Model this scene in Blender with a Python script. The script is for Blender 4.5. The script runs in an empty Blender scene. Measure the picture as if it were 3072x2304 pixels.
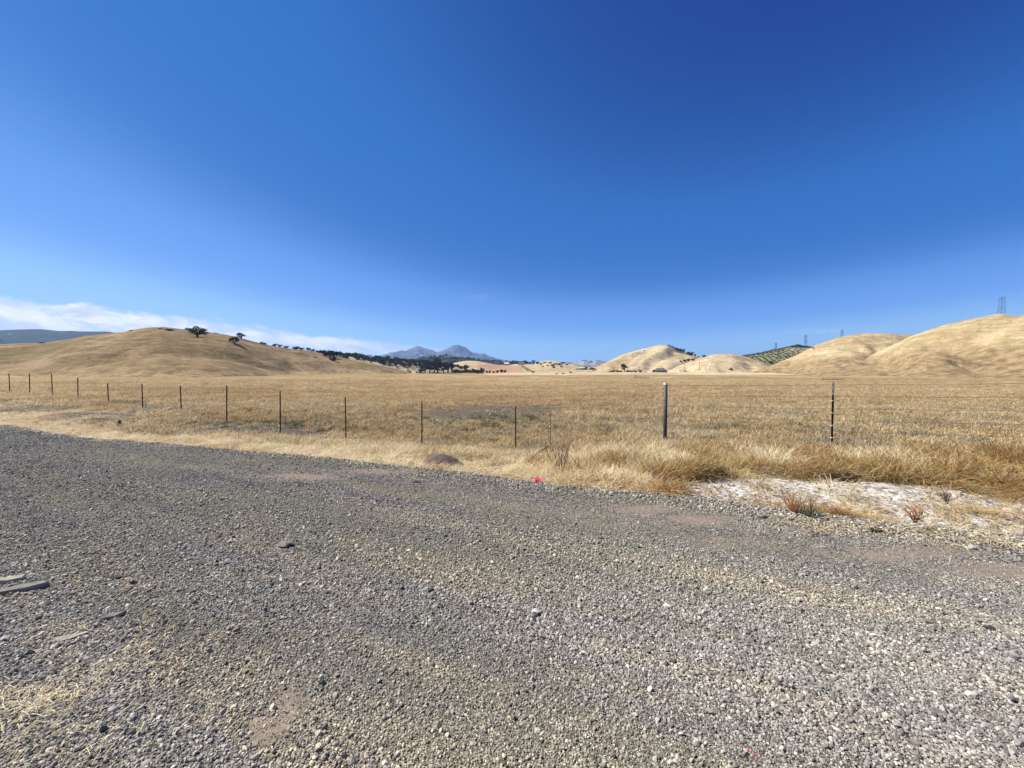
import bpy, math, random
import numpy as np
from mathutils import Vector, Matrix
R = math.radians
S = bpy.context.scene
COL = S.collection

# ---------------------------------------------------------------- camera
EYE, FP, HZ = 1.6, 1154.0, 1118.0          # eye height, focal length in photo pixels (3072 wide), horizon row
PITCH = math.atan((1152 - HZ) / FP)
cd = bpy.data.cameras.new('camera'); cam = bpy.data.objects.new('camera', cd); COL.objects.link(cam)
cd.sensor_width = 36; cd.lens = 36 * FP / 3072; cd.clip_start = .05; cd.clip_end = 40000
cam.location = (0, 0, EYE); cam.rotation_euler = (R(90) - PITCH, 0, 0)
S.camera = cam

# ---------------------------------------------------------------- sun and sky
SUN_EL, SUN_AZ = R(50), R(-80)             # azimuth measured from +Y (view direction), negative = left
sv = Vector((math.sin(SUN_AZ) * math.cos(SUN_EL), math.cos(SUN_AZ) * math.cos(SUN_EL), math.sin(SUN_EL)))
sl = bpy.data.lights.new('sun', 'SUN'); sl.energy = 5.0; sl.angle = R(.53); sl.color = (1, .95, .87)
so = bpy.data.objects.new('sun', sl); COL.objects.link(so); so.rotation_euler = sv.to_track_quat('Z', 'Y').to_euler()
so.location = (0, 0, 50)
S.view_settings.view_transform = 'Standard'; S.view_settings.look = 'None'
S.view_settings.exposure = 0.90; S.view_settings.gamma = 1.0

class NT:
    """tiny node helper"""
    def __init__(s, tree): s.t = tree; s.n = tree.nodes; s.l = tree.links
    def add(s, kind, props=None, **ins):
        n = s.n.new(kind)
        for k, v in (props or {}).items(): setattr(n, k, v)
        for k, v in ins.items():
            k = int(k[1:]) if k[0] == '_' and k[1:].isdigit() else k.replace('_', ' ')
            s.put(n.inputs[k], v)
        return n
    def put(s, sock, v):
        if isinstance(v, bpy.types.Node): v = v.outputs[0]
        if isinstance(v, bpy.types.NodeSocket): s.l.new(v, sock)
        elif sock.type == 'RGBA' and len(v) == 3: sock.default_value = (*v, 1)
        else: sock.default_value = v
    def m(s, op, a, b=None, c=None, clamp=False):
        n = s.n.new('ShaderNodeMath'); n.operation = op; n.use_clamp = clamp
        for i, v in enumerate((a, b, c)):
            if v is not None: s.put(n.inputs[i], v)
        return n.outputs[0]
    def noise(s, vec, scale, detail=4, rough=.55, dist=0):
        return s.add('ShaderNodeTexNoise', None, Vector=vec, Scale=scale, Detail=detail, Roughness=rough, Distortion=dist).outputs[0]
    def ramp(s, fac, stops):
        n = s.n.new('ShaderNodeValToRGB'); s.put(n.inputs[0], fac); e = n.color_ramp.elements
        while len(e) < len(stops): e.new(.5)
        for x, (p, c) in zip(e, stops):
            x.position = p; x.color = (c, c, c, 1) if isinstance(c, (int, float)) else (*c, 1)
        return n.outputs[0]
    def mix(s, f, a, b, mode='MIX'):
        n = s.n.new('ShaderNodeMix'); n.data_type = 'RGBA'; n.blend_type = mode
        s.put(n.inputs[0], f); s.put(n.inputs[6], a); s.put(n.inputs[7], b); return n.outputs[2]
    def alb(s, c): return s.add('ShaderNodeVectorMath', dict(operation='SCALE'), _0=c, Scale=ALB).outputs[0]
    def sstep(s, v, a, b):
        n = s.n.new('ShaderNodeMapRange'); n.interpolation_type = 'SMOOTHSTEP'
        s.put(n.inputs[0], v); s.put(n.inputs[1], a); s.put(n.inputs[2], b); return n.outputs[0]

W = bpy.data.worlds.new('World'); S.world = W; W.use_nodes = True
w = NT(W.node_tree); w.n.clear()
sky = w.add('ShaderNodeTexSky', dict(sky_type='NISHITA', sun_disc=False, sun_elevation=SUN_EL, sun_rotation=SUN_AZ,
            altitude=200, air_density=1.0, dust_density=.25, ozone_density=4.0))
sc3 = w.add('ShaderNodeSeparateColor', None, Color=sky)          # the camera's deep blue response, keyed on the sky model's brightness
L8 = lambda r, g, b: tuple((v / 255) ** 2.2 for v in (r, g, b))
deep = w.ramp(w.m('MULTIPLY', sc3.outputs[1], .12), [(.15, L8(0, 55, 136)), (.195, L8(1, 68, 152)), (.26, L8(44, 112, 198)), (.37, L8(42, 109, 196)), (.46, L8(98, 157, 242)), (.56, L8(102, 160, 246)), (.66, L8(148, 201, 254)), (.80, L8(158, 206, 255))])
deep.node.color_ramp.interpolation = 'B_SPLINE'
hs = w.add('ShaderNodeVectorMath', dict(operation='SCALE'), _0=deep, Scale=.536 / .12)
gen = w.add('ShaderNodeTexCoord')
sp = w.add('ShaderNodeSeparateXYZ', None, Vector=gen.outputs['Generated'])
dx, dy, dz = sp.outputs
dyc = w.m('MAXIMUM', dy, .02)
ca, ce = w.m('DIVIDE', dx, dyc), w.m('DIVIDE', dz, dyc)       # direction as slopes sideways and upwards
cv = w.add('ShaderNodeCombineXYZ', None, X=w.m('MULTIPLY', ca, 1.0), Y=w.m('MULTIPLY', w.m('ADD', ce, w.m('MULTIPLY', ca, .13)), 3.2))
n1 = w.noise(cv, 5.5, 7, .6, .3); n2 = w.noise(cv, 17, 5, .6)
top = w.m('ADD', .040, w.m('MULTIPLY', ca, -.122))
top = w.m('ADD', top, w.m('MULTIPLY', w.m('SUBTRACT', n1, .5), .075))
top = w.m('ADD', top, w.m('MULTIPLY', w.m('SUBTRACT', n2, .5), .016))
edge = w.sstep(w.m('SUBTRACT', top, ce), -.003, .020)
side = w.m('SUBTRACT', 1, w.sstep(ca, -.62, -.12))
den = w.m('ADD', w.m('MULTIPLY', side, .62), .42)
texd = w.m('ADD', .72, w.m('MULTIPLY', w.sstep(n1, .35, .65), .28))
bank = w.m('MULTIPLY', w.m('MULTIPLY', edge, w.m('MULTIPLY', den, texd)), w.m('MULTIPLY', w.m('GREATER_THAN', dy, .02), w.m('SUBTRACT', 1, w.sstep(ca, -.22, -.10))))
# thin wisps
def wisp(a0, e0, ra, re, amt):
    q = w.m('ADD', w.m('POWER', w.m('DIVIDE', w.m('SUBTRACT', ca, a0), ra), 2), w.m('POWER', w.m('DIVIDE', w.m('SUBTRACT', ce, e0), re), 2))
    return w.m('MULTIPLY', w.m('MULTIPLY', w.m('SUBTRACT', 1, w.sstep(q, .0, 1.0)), amt), w.sstep(n2, .3, .7))
wi = w.m('ADD', w.m('ADD', wisp(-.075, .196, .06, .010, .06), wisp(.80, .107, .12, .008, .30)), wisp(.945, .110, .05, .010, .32))
wi = w.m('MULTIPLY', wi, w.m('GREATER_THAN', dy, .02))
cl = w.m('MAXIMUM', bank, wi, clamp=True)
shade = w.mix(w.sstep(w.noise(cv, 9, 5, .6, .5), .38, .62), (.62, .69, .86), (.97, .97, .99))
low = w.sstep(ce, 0.0, .10)
bgS = w.add('ShaderNodeBackground', None, Color=hs.outputs[0], Strength=.12)
bgC = w.add('ShaderNodeBackground', None, Color=shade, Strength=.60)
mx = w.add('ShaderNodeMixShader', None, _0=cl, _1=bgS, _2=bgC)
w.add('ShaderNodeOutputWorld', None, Surface=mx)

# ---------------------------------------------------------------- helpers: noise, projection
rng = np.random.default_rng(7); random.seed(7)
def _h(ix, iy, seed):
    h = (ix.astype(np.int64) * 374761393 + iy.astype(np.int64) * 668265263 + seed * 982451653) & 0xffffffff
    h = ((h ^ (h >> 13)) * 1274126177) & 0xffffffff
    return ((h ^ (h >> 16)) & 0xffffff) / float(0xffffff)
def vnoise(x, y, seed=0):
    x = np.asarray(x, float); y = np.asarray(y, float)
    ix, iy = np.floor(x), np.floor(y); fx, fy = x - ix, y - iy
    fx = fx * fx * (3 - 2 * fx); fy = fy * fy * (3 - 2 * fy)
    a, b = _h(ix, iy, seed), _h(ix + 1, iy, seed); c, d = _h(ix, iy + 1, seed), _h(ix + 1, iy + 1, seed)
    return (a + (b - a) * fx) * (1 - fy) + (c + (d - c) * fx) * fy - .5
def fbm(x, y, seed=0, o=4, g=.5):
    s = 0; a = 1
    for i in range(o): s = s + a * vnoise(x, y, seed + i * 17); x, y, a = x * 2.03 + 3.1, y * 2.03 + 7.7, a * g
    return s
def ss(v, a, b):
    t = np.clip((v - a) / (b - a), 0, 1); return t * t * (3 - 2 * t)
CP, SP = math.cos(PITCH), math.sin(PITCH)
def ray(px, py):
    cx, cy = (px - 1536) / FP, -(py - 1152) / FP
    return np.array([cx, CP + cy * SP, -SP + cy * CP])
def at(px, py, Y):
    d = ray(px, py); d = d / d[1] * Y; return Vector((d[0], d[1], d[2] + EYE))
def proj(x, y, z):
    z = z - EYE; f = y * CP - z * SP; u = y * SP + z * CP
    f = np.maximum(f, 1e-3); return 1536 + FP * x / f, 1152 - FP * u / f

# ---------------------------------------------------------------- terrain
def edge_y(x):                                      # where the gravel ends
    return 5.72 - .43 * x + .35 * np.tanh((x + 9) / 3) - .35 + .25 * fbm(x * .5, x * 0, 5, 3)
def ground_z(x, y):
    x = np.asarray(x, float); y = np.asarray(y, float)
    s = y - edge_y(x)
    z = .45 * ss(-x, 13, 27) * ss(y, 7, 22)
    yf = 10.6 - .42 * x                             # line of the ditch along the fence
    z = z - .55 * np.exp(-((y - yf - .6) / 3.2) ** 2) * ss(x, -15, -6) * (1 - ss(x, .6, 3.2))
    z = z - .2 * np.exp(-((y - 14) / 4) ** 2) * ss(x, -15, -10) * (1 - ss(x, 1, 5))
    z = z - .22 * ss(y, 14, 40) * (1 - ss(y, 90, 200))
    z = z + .10 * fbm(x * .22, y * .22, 3) * ss(s, .3, 3) + .05 * fbm(x * 1.3, y * 1.3, 9) * ss(s, 0, 1) * (1 - ss(y, 50, 90))
    z = z + .35 * fbm(x * .03, y * .03, 12) * ss(y, 30, 80)
    z = z - .05 * ss(s, -.1, .35) + .06 * np.exp(-((s + .12) / .25) ** 2) * ss(x, -6, -1)
    z = z + .012 * fbm(x * .9, y * .9, 31, 2)
    z = z + .10 * ss(y, 8, 14) * ss(x, 5, 9)
    return z

class Hill:
    """a hill range: crest line given by (photo column, crest row, distance), lofted to its foot in front and behind"""
    def __init__(s, pts, wf, wb, amp=1.0, nl=60, p=1.0, seed=1, spur=0, spurk=0, tint=0):
        s.pts = pts; P = np.array(pts, float); s.px = P[:, 0]; s.u = (P[:, 0] - 1536) / FP
        s.D = P[:, 2]; s.Z = EYE + (HZ - P[:, 1]) / FP * P[:, 2]; s.wf = wf; s.wb = wb; s.amp = amp; s.nl = nl
        s.p = p; s.seed = seed; s.spur = spur; s.spurk = spurk; s.tint = tint
    def crest(s, u):
        uu = np.stack([u + k for k in (-.012, -.006, 0, .006, .012)]) if s.D.mean() < 1500 else u[None]
        return np.interp(uu, s.u, s.D).mean(0), np.interp(uu, s.u, s.Z).mean(0)
    def z(s, x, y):
        x = np.asarray(x, float); y = np.asarray(y, float)
        u = x / np.maximum(y, 1); D, Z = s.crest(u)
        wf, wb = s.wf, s.wb
        t = np.where(y < D, (D - y) / wf, (y - D) / wb); t = np.clip(t, 0, 1.35)
        prof = (.5 + .5 * np.cos(np.pi * np.clip(t, 0, 1))) ** s.p
        g = np.sin(np.pi * np.clip(t, 0, 1))
        n = fbm(x / s.nl, y / s.nl, s.seed, 6, .5) * s.amp * .8 - np.abs(fbm(x / s.nl * 1.3, y / s.nl * 1.3, s.seed + 3, 5, .5)) * s.amp * .9
        if s.spur:
            q = (x + (D - y) * s.spurk) / s.spur + .5 * fbm(x / s.nl, y / s.nl, s.seed + 5, 3)
            n = n + .50 * s.amp * (np.sin(q * 6.283) + .3 * np.sin(q * 12.9 + 1)) - .3 * s.amp
        Z = Z + (fbm(u * 34, u * 0 + s.seed, s.seed, 5, .55) * D * .0014) * (Z > 4)
        z = (Z + 2) * prof - 2 + n * g * (Z > 1) - 3 * (t > 1) * (t - 1)
        z = np.where((u < s.u[0]) | (u > s.u[-1]), -4, z)
        return z

HILLS = {
 'left': Hill([(-1700,1079,330),(-900,1064,330),(-300,1046,320),(0,1035,310),(137,1031,300),(253,1013,290),(362,1000,285),(427,991,280),(488,989,280),
          (564,995,285),(622,1000,290),(687,1009,300),(741,1022,315),(800,1036,335),(845,1043,350),(881,1047,365),(935,1053,380),(964,1060,390),
          (1011,1070,400),(1062,1082,410),(1134,1095,420),(1170,1102,425),(1206,1110,430),(1240,1121,435),(1290,1134,440)], 225, 160, 3.6, 55, 1.2, 21, 120, .9),
 'wood': Hill([(850,1075,620),(960,1060,620),(1040,1068,620),(1134,1076,630),(1206,1084,640),(1300,1092,650),(1400,1103,660),(1500,1120,670),(1560,1135,680)], 130, 200, 3, 60, 1, 33),
 'dark': Hill([(-2600,1000,3000),(-400,985,3000),(0,992,2800),(100,991,2800),(180,995,2800),(250,997,2800),(320,999,2800),(430,1010,2800),(700,1040,2800),(900,1100,2800)], 1500, 1500, 60, 500, 1, 41),
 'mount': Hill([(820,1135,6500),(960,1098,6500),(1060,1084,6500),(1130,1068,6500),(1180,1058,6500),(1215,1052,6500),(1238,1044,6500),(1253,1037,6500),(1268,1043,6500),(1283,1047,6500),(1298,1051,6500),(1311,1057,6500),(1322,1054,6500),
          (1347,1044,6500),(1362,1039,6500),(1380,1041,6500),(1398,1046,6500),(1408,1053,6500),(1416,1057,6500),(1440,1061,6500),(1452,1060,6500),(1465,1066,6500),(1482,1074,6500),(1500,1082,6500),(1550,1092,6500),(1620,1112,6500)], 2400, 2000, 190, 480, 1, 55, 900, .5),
 'forest': Hill([(1000,1100,1700),(1200,1080,1700),(1298,1070,1700),(1337,1068,1700),(1399,1074,1700),(1431,1079,1700),(1471,1084,1700),(1510,1084,1700),(1562,1088,1700),(1610,1092,1700),(1700,1100,1700),(1850,1125,1700)], 500, 500, 16, 160, 1, 61),
 'far': Hill([(1500,1110,4200),(1600,1096,4200),(1650,1088,4200),(1700,1088,4200),(1735,1086,4200),(1752,1081,4200),(1775,1085,4200),(1790,1083,4200),(1811,1087,4200),(1860,1092,4200),(1950,1110,4200),(2050,1125,4200)], 1200, 1200, 50, 300, 1, 67),
 'knoll': Hill([(1590,1098,1000),(1615,1088,1000),(1636,1081,1000),(1665,1082,1000),(1700,1091,1000),(1740,1099,1000),(1790,1104,1000),(1840,1112,1000),(1900,1125,1000)], 300, 300, 5, 70, 1, 71),
 'plough': Hill([(1280,1122,720),(1320,1104,720),(1355,1090,720),(1406,1081,720),(1446,1086,720),(1482,1094,720),(1520,1095,720),(1562,1091,720),(1600,1093,720),(1640,1098,720),(1680,1104,720),(1730,1114,720),(1790,1126,720)], 190, 200, 3.5, 70, 1, 75),
 'rise': Hill([(1180,1136,330),(1300,1130,330),(1420,1124,330),(1480,1119,330),(1560,1117,330),(1700,1118,330),(1860,1115,330),(2000,1116,330),(2200,1118,330),(2500,1120,330),(2700,1128,330),(2900,1140,330)], 130, 100, .5, 50, 1, 79),
 'golden': Hill([(1720,1126,640),(1750,1117,640),(1786,1103,640),(1822,1086,640),(1858,1068,640),(1895,1055,640),(1924,1050,640),(1952,1042,640),(1974,1034,640),(1998,1034,640),(2021,1042,640),
          (2057,1058,640),(2094,1069,640),(2130,1077,640),(2200,1090,640),(2300,1110,640),(2350,1126,640)], 240, 200, 5.0, 70, .95, 83, 52, .75),
 'round': Hill([(1980,1124,470),(2003,1112,470),(2030,1100,470),(2057,1089,470),(2085,1078,470),(2112,1069,470),(2135,1064,470),(2159,1062,470),(2202,1062,470),(2227,1067,470),(2256,1076,470),(2293,1090,470),(2329,1106,470),(2370,1128,470)], 130, 140, 3.0, 30, .9, 91, 60, .6),
 'orchard': Hill([(2160,1085,860),(2227,1070,860),(2271,1063,860),(2329,1050,860),(2365,1042,860),(2394,1038,860),(2437,1043,860),(2480,1050,860),(2560,1080,860),(2650,1120,860)], 300, 250, 3, 70, 1, 95),
 'right': Hill([(2220,1130,420),(2293,1102,415),(2330,1090,412),(2365,1076,410),(2401,1060,405),(2437,1042,400),(2474,1027,400),(2510,1015,400),(2550,1005,400),(2585,1001,400),(2616,1000,400),(2670,1003,400),(2728,1008,400),(2850,1015,400),(3100,1030,400),(3600,1090,400)], 190, 180, 4.2, 40, .95, 101, 75, .6),
 'near_right': Hill([(2330,1129,360),(2400,1113,350),(2453,1101,340),(2525,1083,330),(2579,1069,325),(2634,1053,320),(2670,1037,315),(2728,1012,305),(2778,995,300),(2833,980,295),(2905,966,290),(2995,955,285),(3072,947,280),(3400,928,270),(3900,928,260),(4700,963,250)], 190, 170, 5.6, 38, 1.1, 107, 62, .7),
}
def land_z(x, y):
    z = ground_z(x, y)
    for h in HILLS.values(): z = np.maximum(z, h.z(x, y))
    return z
_Y = np.geomspace(2, 9000, 6000)
def hit(px, py, tries=60):
    """first point of the land met by the ray of a photo pixel (moves down until it meets land)"""
    for k in range(tries):
        d = ray(px, py + k); x = d[0] / d[1] * _Y; z = EYE + d[2] / d[1] * _Y
        b = np.nonzero(land_z(x, _Y) > z)[0]
        if len(b): i = b[0]; return Vector((x[i], _Y[i], float(land_z(x[i:i+1], _Y[i:i+1])[0])))
    return None

# ---------------------------------------------------------------- object helpers
def tag(o, label=None, cat=None, group=None, kind=None):
    for k, v in (('label', label), ('category', cat), ('group', group), ('kind', kind)):
        if v: o[k] = v
    return o
def empty(name, loc, rz=0):
    o = bpy.data.objects.new(name, None); COL.objects.link(o); o.location = loc; o.rotation_euler = (0, 0, rz); o.empty_display_size = .3
    return o
def mesh_np(name, v, f, mat, parent=None, smooth=False, attrs=None, link=True):
    v = np.asarray(v, np.float32); f = np.asarray(f, np.int32); k = f.shape[1]
    me = bpy.data.meshes.new(name); me.vertices.add(len(v)); me.vertices.foreach_set('co', v.ravel())
    me.loops.add(f.size); me.loops.foreach_set('vertex_index', f.ravel())
    me.polygons.add(len(f)); me.polygons.foreach_set('loop_start', np.arange(0, f.size, k, dtype=np.int32))
    me.polygons.foreach_set('loop_total', np.full(len(f), k, np.int32))
    me.polygons.foreach_set('use_smooth', np.full(len(f), smooth))
    me.update(calc_edges=True)
    for an, (ty, arr) in (attrs or {}).items():
        a = me.attributes.new(an, ty, 'POINT'); a.data.foreach_set('vector' if ty == 'FLOAT_VECTOR' else 'value', np.asarray(arr, np.int32 if ty == 'INT' else np.float32).ravel())
    if mat: me.materials.append(mat)
    o = bpy.data.objects.new(name, me)
    if link: COL.objects.link(o)
    if parent: o.parent = parent
    return o
def mesh_py(name, v, f, mat, parent=None, smooth=False, link=True):
    me = bpy.data.meshes.new(name); me.from_pydata([tuple(a) for a in v], [], f); me.update()
    if smooth:
        for p in me.polygons: p.use_smooth = True
    me.materials.append(mat)
    o = bpy.data.objects.new(name, me)
    if link: COL.objects.link(o)
    if parent: o.parent = parent
    return o
class MB:
    def __init__(s): s.v = []; s.f = []
    def box(s, c, d, rot=None):
        b = len(s.v)
        for i in range(8):
            p = Vector(((i & 1) - .5, (i >> 1 & 1) - .5, (i >> 2 & 1) - .5)); p = Vector((p.x * d[0], p.y * d[1], p.z * d[2]))
            if rot: p = rot @ p
            s.v.append(p + Vector(c))
        s.f += [[b + j for j in q] for q in ((0,2,3,1),(4,5,7,6),(0,1,5,4),(2,6,7,3),(0,4,6,2),(1,3,7,5))]
        return s
    def tube(s, pts, rad, n=8, caps=True):
        if not hasattr(rad, '__len__'): rad = [rad] * len(pts)
        pts = [Vector(p) for p in pts]; b = len(s.v)
        for i, p in enumerate(pts):
            t = (pts[min(i + 1, len(pts) - 1)] - pts[max(i - 1, 0)]).normalized()
            a = Vector((0, 0, 1)) if abs(t.z) < .9 else Vector((1, 0, 0)); x = t.cross(a).normalized(); y = t.cross(x)
            for k in range(n):
                c, q = math.cos(2 * math.pi * k / n), math.sin(2 * math.pi * k / n); s.v.append(p + (x * c + y * q) * rad[i])
        for i in range(len(pts) - 1):
            for k in range(n):
                k2 = (k + 1) % n; s.f.append([b + i*n + k, b + i*n + k2, b + (i+1)*n + k2, b + (i+1)*n + k])
        if caps: s.f.append([b + k for k in range(n)][::-1]); s.f.append([b + (len(pts)-1)*n + k for k in range(n)])
        return s
    def prism(s, poly, y0, y1):                     # polygon in XZ extruded along Y
        b = len(s.v); n = len(poly)
        for y in (y0, y1):
            for x, z in poly: s.v.append(Vector((x, y, z)))
        s.f.append(list(range(b, b + n))); s.f.append(list(range(b + n, b + 2*n))[::-1])
        for i in range(n): j = (i + 1) % n; s.f.append([b + i, b + j, b + n + j, b + n + i][::-1])
        return s
    def build(s, name, mat, parent=None, smooth=False): return mesh_py(name, s.v, s.f, mat, parent, smooth)

ALB = .66                                            # all ground, grass and stone colours are given for exposure 0.25 and brought to real albedo here
def mat(name):
    m = bpy.data.materials.new(name); m.use_nodes = True; t = NT(m.node_tree); t.n.clear()
    p = t.add('ShaderNodeBsdfPrincipled'); t.out = t.add('ShaderNodeOutputMaterial', None, Surface=p); t.p = p
    t.pos = t.add('ShaderNodeNewGeometry').outputs['Position']
    p.inputs['Specular IOR Level'].default_value = .2; p.inputs['Roughness'].default_value = .85
    return m, t
def plain(name, c, rough=.8, metal=0, var=.25, scale=30, bump=.2):
    m, t = mat(name); o = t.add('ShaderNodeTexCoord').outputs['Object']
    n = t.noise(o, scale, 5, .6)
    t.put(t.p.inputs['Base Color'], t.ramp(n, [(.3, tuple(x * (1 - var) for x in c)), (.7, tuple(min(1, x * (1 + var)) for x in c))]))
    t.p.inputs['Roughness'].default_value = rough; t.p.inputs['Metallic'].default_value = metal
    if bump: t.put(t.p.inputs['Normal'], t.add('ShaderNodeBump', None, Strength=bump, Distance=.01, Height=n))
    return m

# ---------------------------------------------------------------- materials of the land
STRAW, BROWN, PALE = (.48, .315, .125), (.335, .205, .078), (.62, .46, .23)
def land_material(name, base, dark, light, scale=1.0, streak=True, gray=None, bumpd=.25, wood=None, woodamt=.5, woods=.02, haze=None, attr=False):
    m, t = mat(name); P = t.pos
    a = t.noise(P, .012 * scale, 5, .6, .6); b = t.noise(P, .09 * scale, 6, .65, .3); c = t.noise(P, .9 * scale, 6, .7)
    f = t.m('ADD', t.m('MULTIPLY', a, .40), t.m('ADD', t.m('MULTIPLY', b, .40), t.m('MULTIPLY', c, .40)))
    col = t.ramp(f, [(.51, dark), (.60, base), (.69, light)])
    # bands that follow the contour of the slope
    wv = t.add('ShaderNodeVectorMath', dict(operation='MULTIPLY'), _0=P, _1=(.02, .02, .5))
    bn = t.noise(wv, 1.6 * scale, 6, .68, 1.0)
    col = t.mix(t.m('MULTIPLY', t.sstep(bn, .52, .64), .6), col, light)
    col = t.mix(t.m('MULTIPLY', t.sstep(t.m('SUBTRACT', 1, bn), .53, .65), .6), col, dark)
    if attr:
        at_ = lambda n: t.add('ShaderNodeAttribute', dict(attribute_name=n)).outputs['Fac']
        fine = t.noise(P, 14, 6, .7); crumb = t.noise(P, 40, 4, .7); mid = t.noise(P, 3, 5, .65)
        soil = t.ramp(fine, [(.3, (.12, .085, .055)), (.5, (.27, .20, .12)), (.72, (.50, .39, .23))])
        col = t.mix(t.m('MULTIPLY', at_('near'), .7), col, soil)
        pm = t.sstep(t.m('ADD', at_('pale'), t.m('MULTIPLY', t.m('SUBTRACT', mid, .5), 2.6)), .24, .54)
        pc = t.ramp(fine, [(.38, (.15, .12, .09)), (.46, (.66, .60, .50)), (.60, (1.25, 1.20, 1.10))])
        col = t.mix(pm, col, pc)
        dm = t.sstep(t.m('ADD', at_('debris'), t.m('MULTIPLY', t.m('SUBTRACT', mid, .5), .9)), .35, .6)
        dc = t.ramp(crumb, [(.38, (.05, .038, .028)), (.52, (.19, .15, .11)), (.66, (.46, .38, .28))])
        col = t.mix(dm, col, dc)
        col = t.mix(t.m('MULTIPLY', t.sstep(t.m('ADD', at_('lightband'), t.m('MULTIPLY', t.m('SUBTRACT', t.noise(P, .035, 6, .7, .5), .53), 3.5)), .35, .8), .7), col, (.72, .58, .33))
        hgt = t.m('ADD', t.m('MULTIPLY', fine, .05), t.m('MULTIPLY', crumb, .02))
        bp = t.add('ShaderNodeBump', None, Strength=1.0, Distance=1.0, Height=t.m('MULTIPLY', hgt, t.m('ADD', .3, at_('near'))))
        t.put(t.p.inputs['Normal'], bp)
    else:
        sp_ = t.noise(P, .28 * scale, 7, .72, .6)
        col = t.mix(t.m('MULTIPLY', t.sstep(sp_, .54, .66), .50), col, tuple(v * .62 for v in dark))
        col = t.mix(t.m('MULTIPLY', t.sstep(t.m('SUBTRACT', 1, sp_), .56, .68), .40), col, light)
        bp = t.add('ShaderNodeBump', None, Strength=1.0, Distance=bumpd * 3.0, Height=t.noise(P, .5 * scale, 9, .72))
        t.put(t.p.inputs['Normal'], bp)
    if wood:
        wn = t.noise(P, woods, 6, .68, .2)
        col = t.mix(t.sstep(wn, 1 - woodamt - .03, 1 - woodamt + .03), col, wood)
    if gray: col = gray(t, col)
    t.put(t.p.inputs['Base Color'], t.alb(col)); t.p.inputs['Roughness'].default_value = .95; t.p.inputs['Specular IOR Level'].default_value = .05
    return m

def hill_left_extra(t, col):
    g = t.noise(t.pos, .016, 4, .6, .4)
    return t.mix(t.m('MULTIPLY', t.sstep(g, .56, .68), .5), col, (.23, .19, .065))
def low_brown(t, col, LO=.30):
    a = t.add('ShaderNodeAttribute', dict(attribute_name='rel')).outputs['Fac']
    f = t.sstep(t.m('ADD', a, t.m('MULTIPLY', t.m('SUBTRACT', t.noise(t.pos, .03, 5, .65, .5), .5), .6)), LO, LO + .32)
    low_ = t.ramp(t.noise(t.pos, .25, 6, .7), [(.40, (.25, .17, .082)), (.60, (.50, .37, .20))])
    return t.mix(f, low_, col)
M_field = land_material('field_soil', (.37, .255, .12), (.27, .18, .08), (.54, .41, .215), 1.0, attr=True)
M_left = land_material('hill_grass_brown', (.29, .20, .098), (.17, .112, .05), (.47, .345, .185), 1.0, gray=lambda t, c: low_brown(t, hill_left_extra(t, c), .02))
M_right = land_material('hill_grass_gold', (.52, .395, .205), (.38, .275, .14), (.74, .61, .38), 1.0, gray=low_brown)
M_gold = land_material('hill_grass_pale', (.58, .45, .265), (.38, .28, .15), (.74, .61, .40), 1.0)
M_rise = land_material('stubble_pale', (.62, .50, .30), (.40, .29, .15), (.80, .69, .47), .8)
def plough_col(t, col):
    s = t.add('ShaderNodeSeparateXYZ', None, Vector=t.pos)
    u = t.m('DIVIDE', s.outputs[0], s.outputs[1])
    red = t.mix(t.noise(t.pos, .08, 5, .7), (.36, .19, .11), (.60, .38, .25))
    # ploughed bench in the middle of the slope
    fx = t.m('MULTIPLY', t.sstep(s.outputs[0], -65, -40), t.m('SUBTRACT', 1, t.sstep(s.outputs[0], 14, 24)))
    fz = t.m('SUBTRACT', 1, t.sstep(t.m('ADD', s.outputs[2], t.m('MULTIPLY', t.m('SUBTRACT', t.noise(t.pos, .03, 3), .5), 6)), 14, 16))
    col = t.mix(t.m('MULTIPLY', fx, t.m('MULTIPLY', fz, .85)), col, red)
    return col
M_plough = land_material('ploughed_slope', (.60, .45, .25), (.42, .29, .15), (.72, .58, .36), 1, gray=plough_col)
M_wood = land_material('wooded_slope', (.50, .40, .24), (.30, .23, .12), (.60, .50, .32), 1, wood=(.035, .05, .025), woodamt=.42, woods=.03)
M_forest = land_material('forest_slope', (.42, .36, .24), (.2, .18, .1), (.6, .52, .38), .4, wood=(.03, .045, .03), woodamt=.55, woods=.008, bumpd=2)
M_dark = land_material('dark_ridge', (.16, .17, .10), (.06, .08, .05), (.40, .36, .22), .3, wood=(.03, .042, .028), woodamt=.66, woods=.006, bumpd=4)
M_mount = land_material('mountain_haze_blue', (.18, .21, .29), (.10, .13, .19), (.33, .35, .42), .12, bumpd=12)  # blue-grey pushed paler and bluer: distance haze put into the slope colour
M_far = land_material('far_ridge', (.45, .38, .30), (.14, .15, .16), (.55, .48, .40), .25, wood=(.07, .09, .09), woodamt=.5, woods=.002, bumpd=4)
M_orchard = land_material('orchard_slope', (.22, .20, .10), (.12, .13, .06), (.46, .40, .24), 1)
HM = dict(left=M_left, wood=M_wood, dark=M_dark, mount=M_mount, forest=M_forest, far=M_far, knoll=M_gold, plough=M_plough, rise=M_rise,
          golden=M_gold, round=M_gold, orchard=M_orchard, right=M_right, near_right=M_right)
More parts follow.
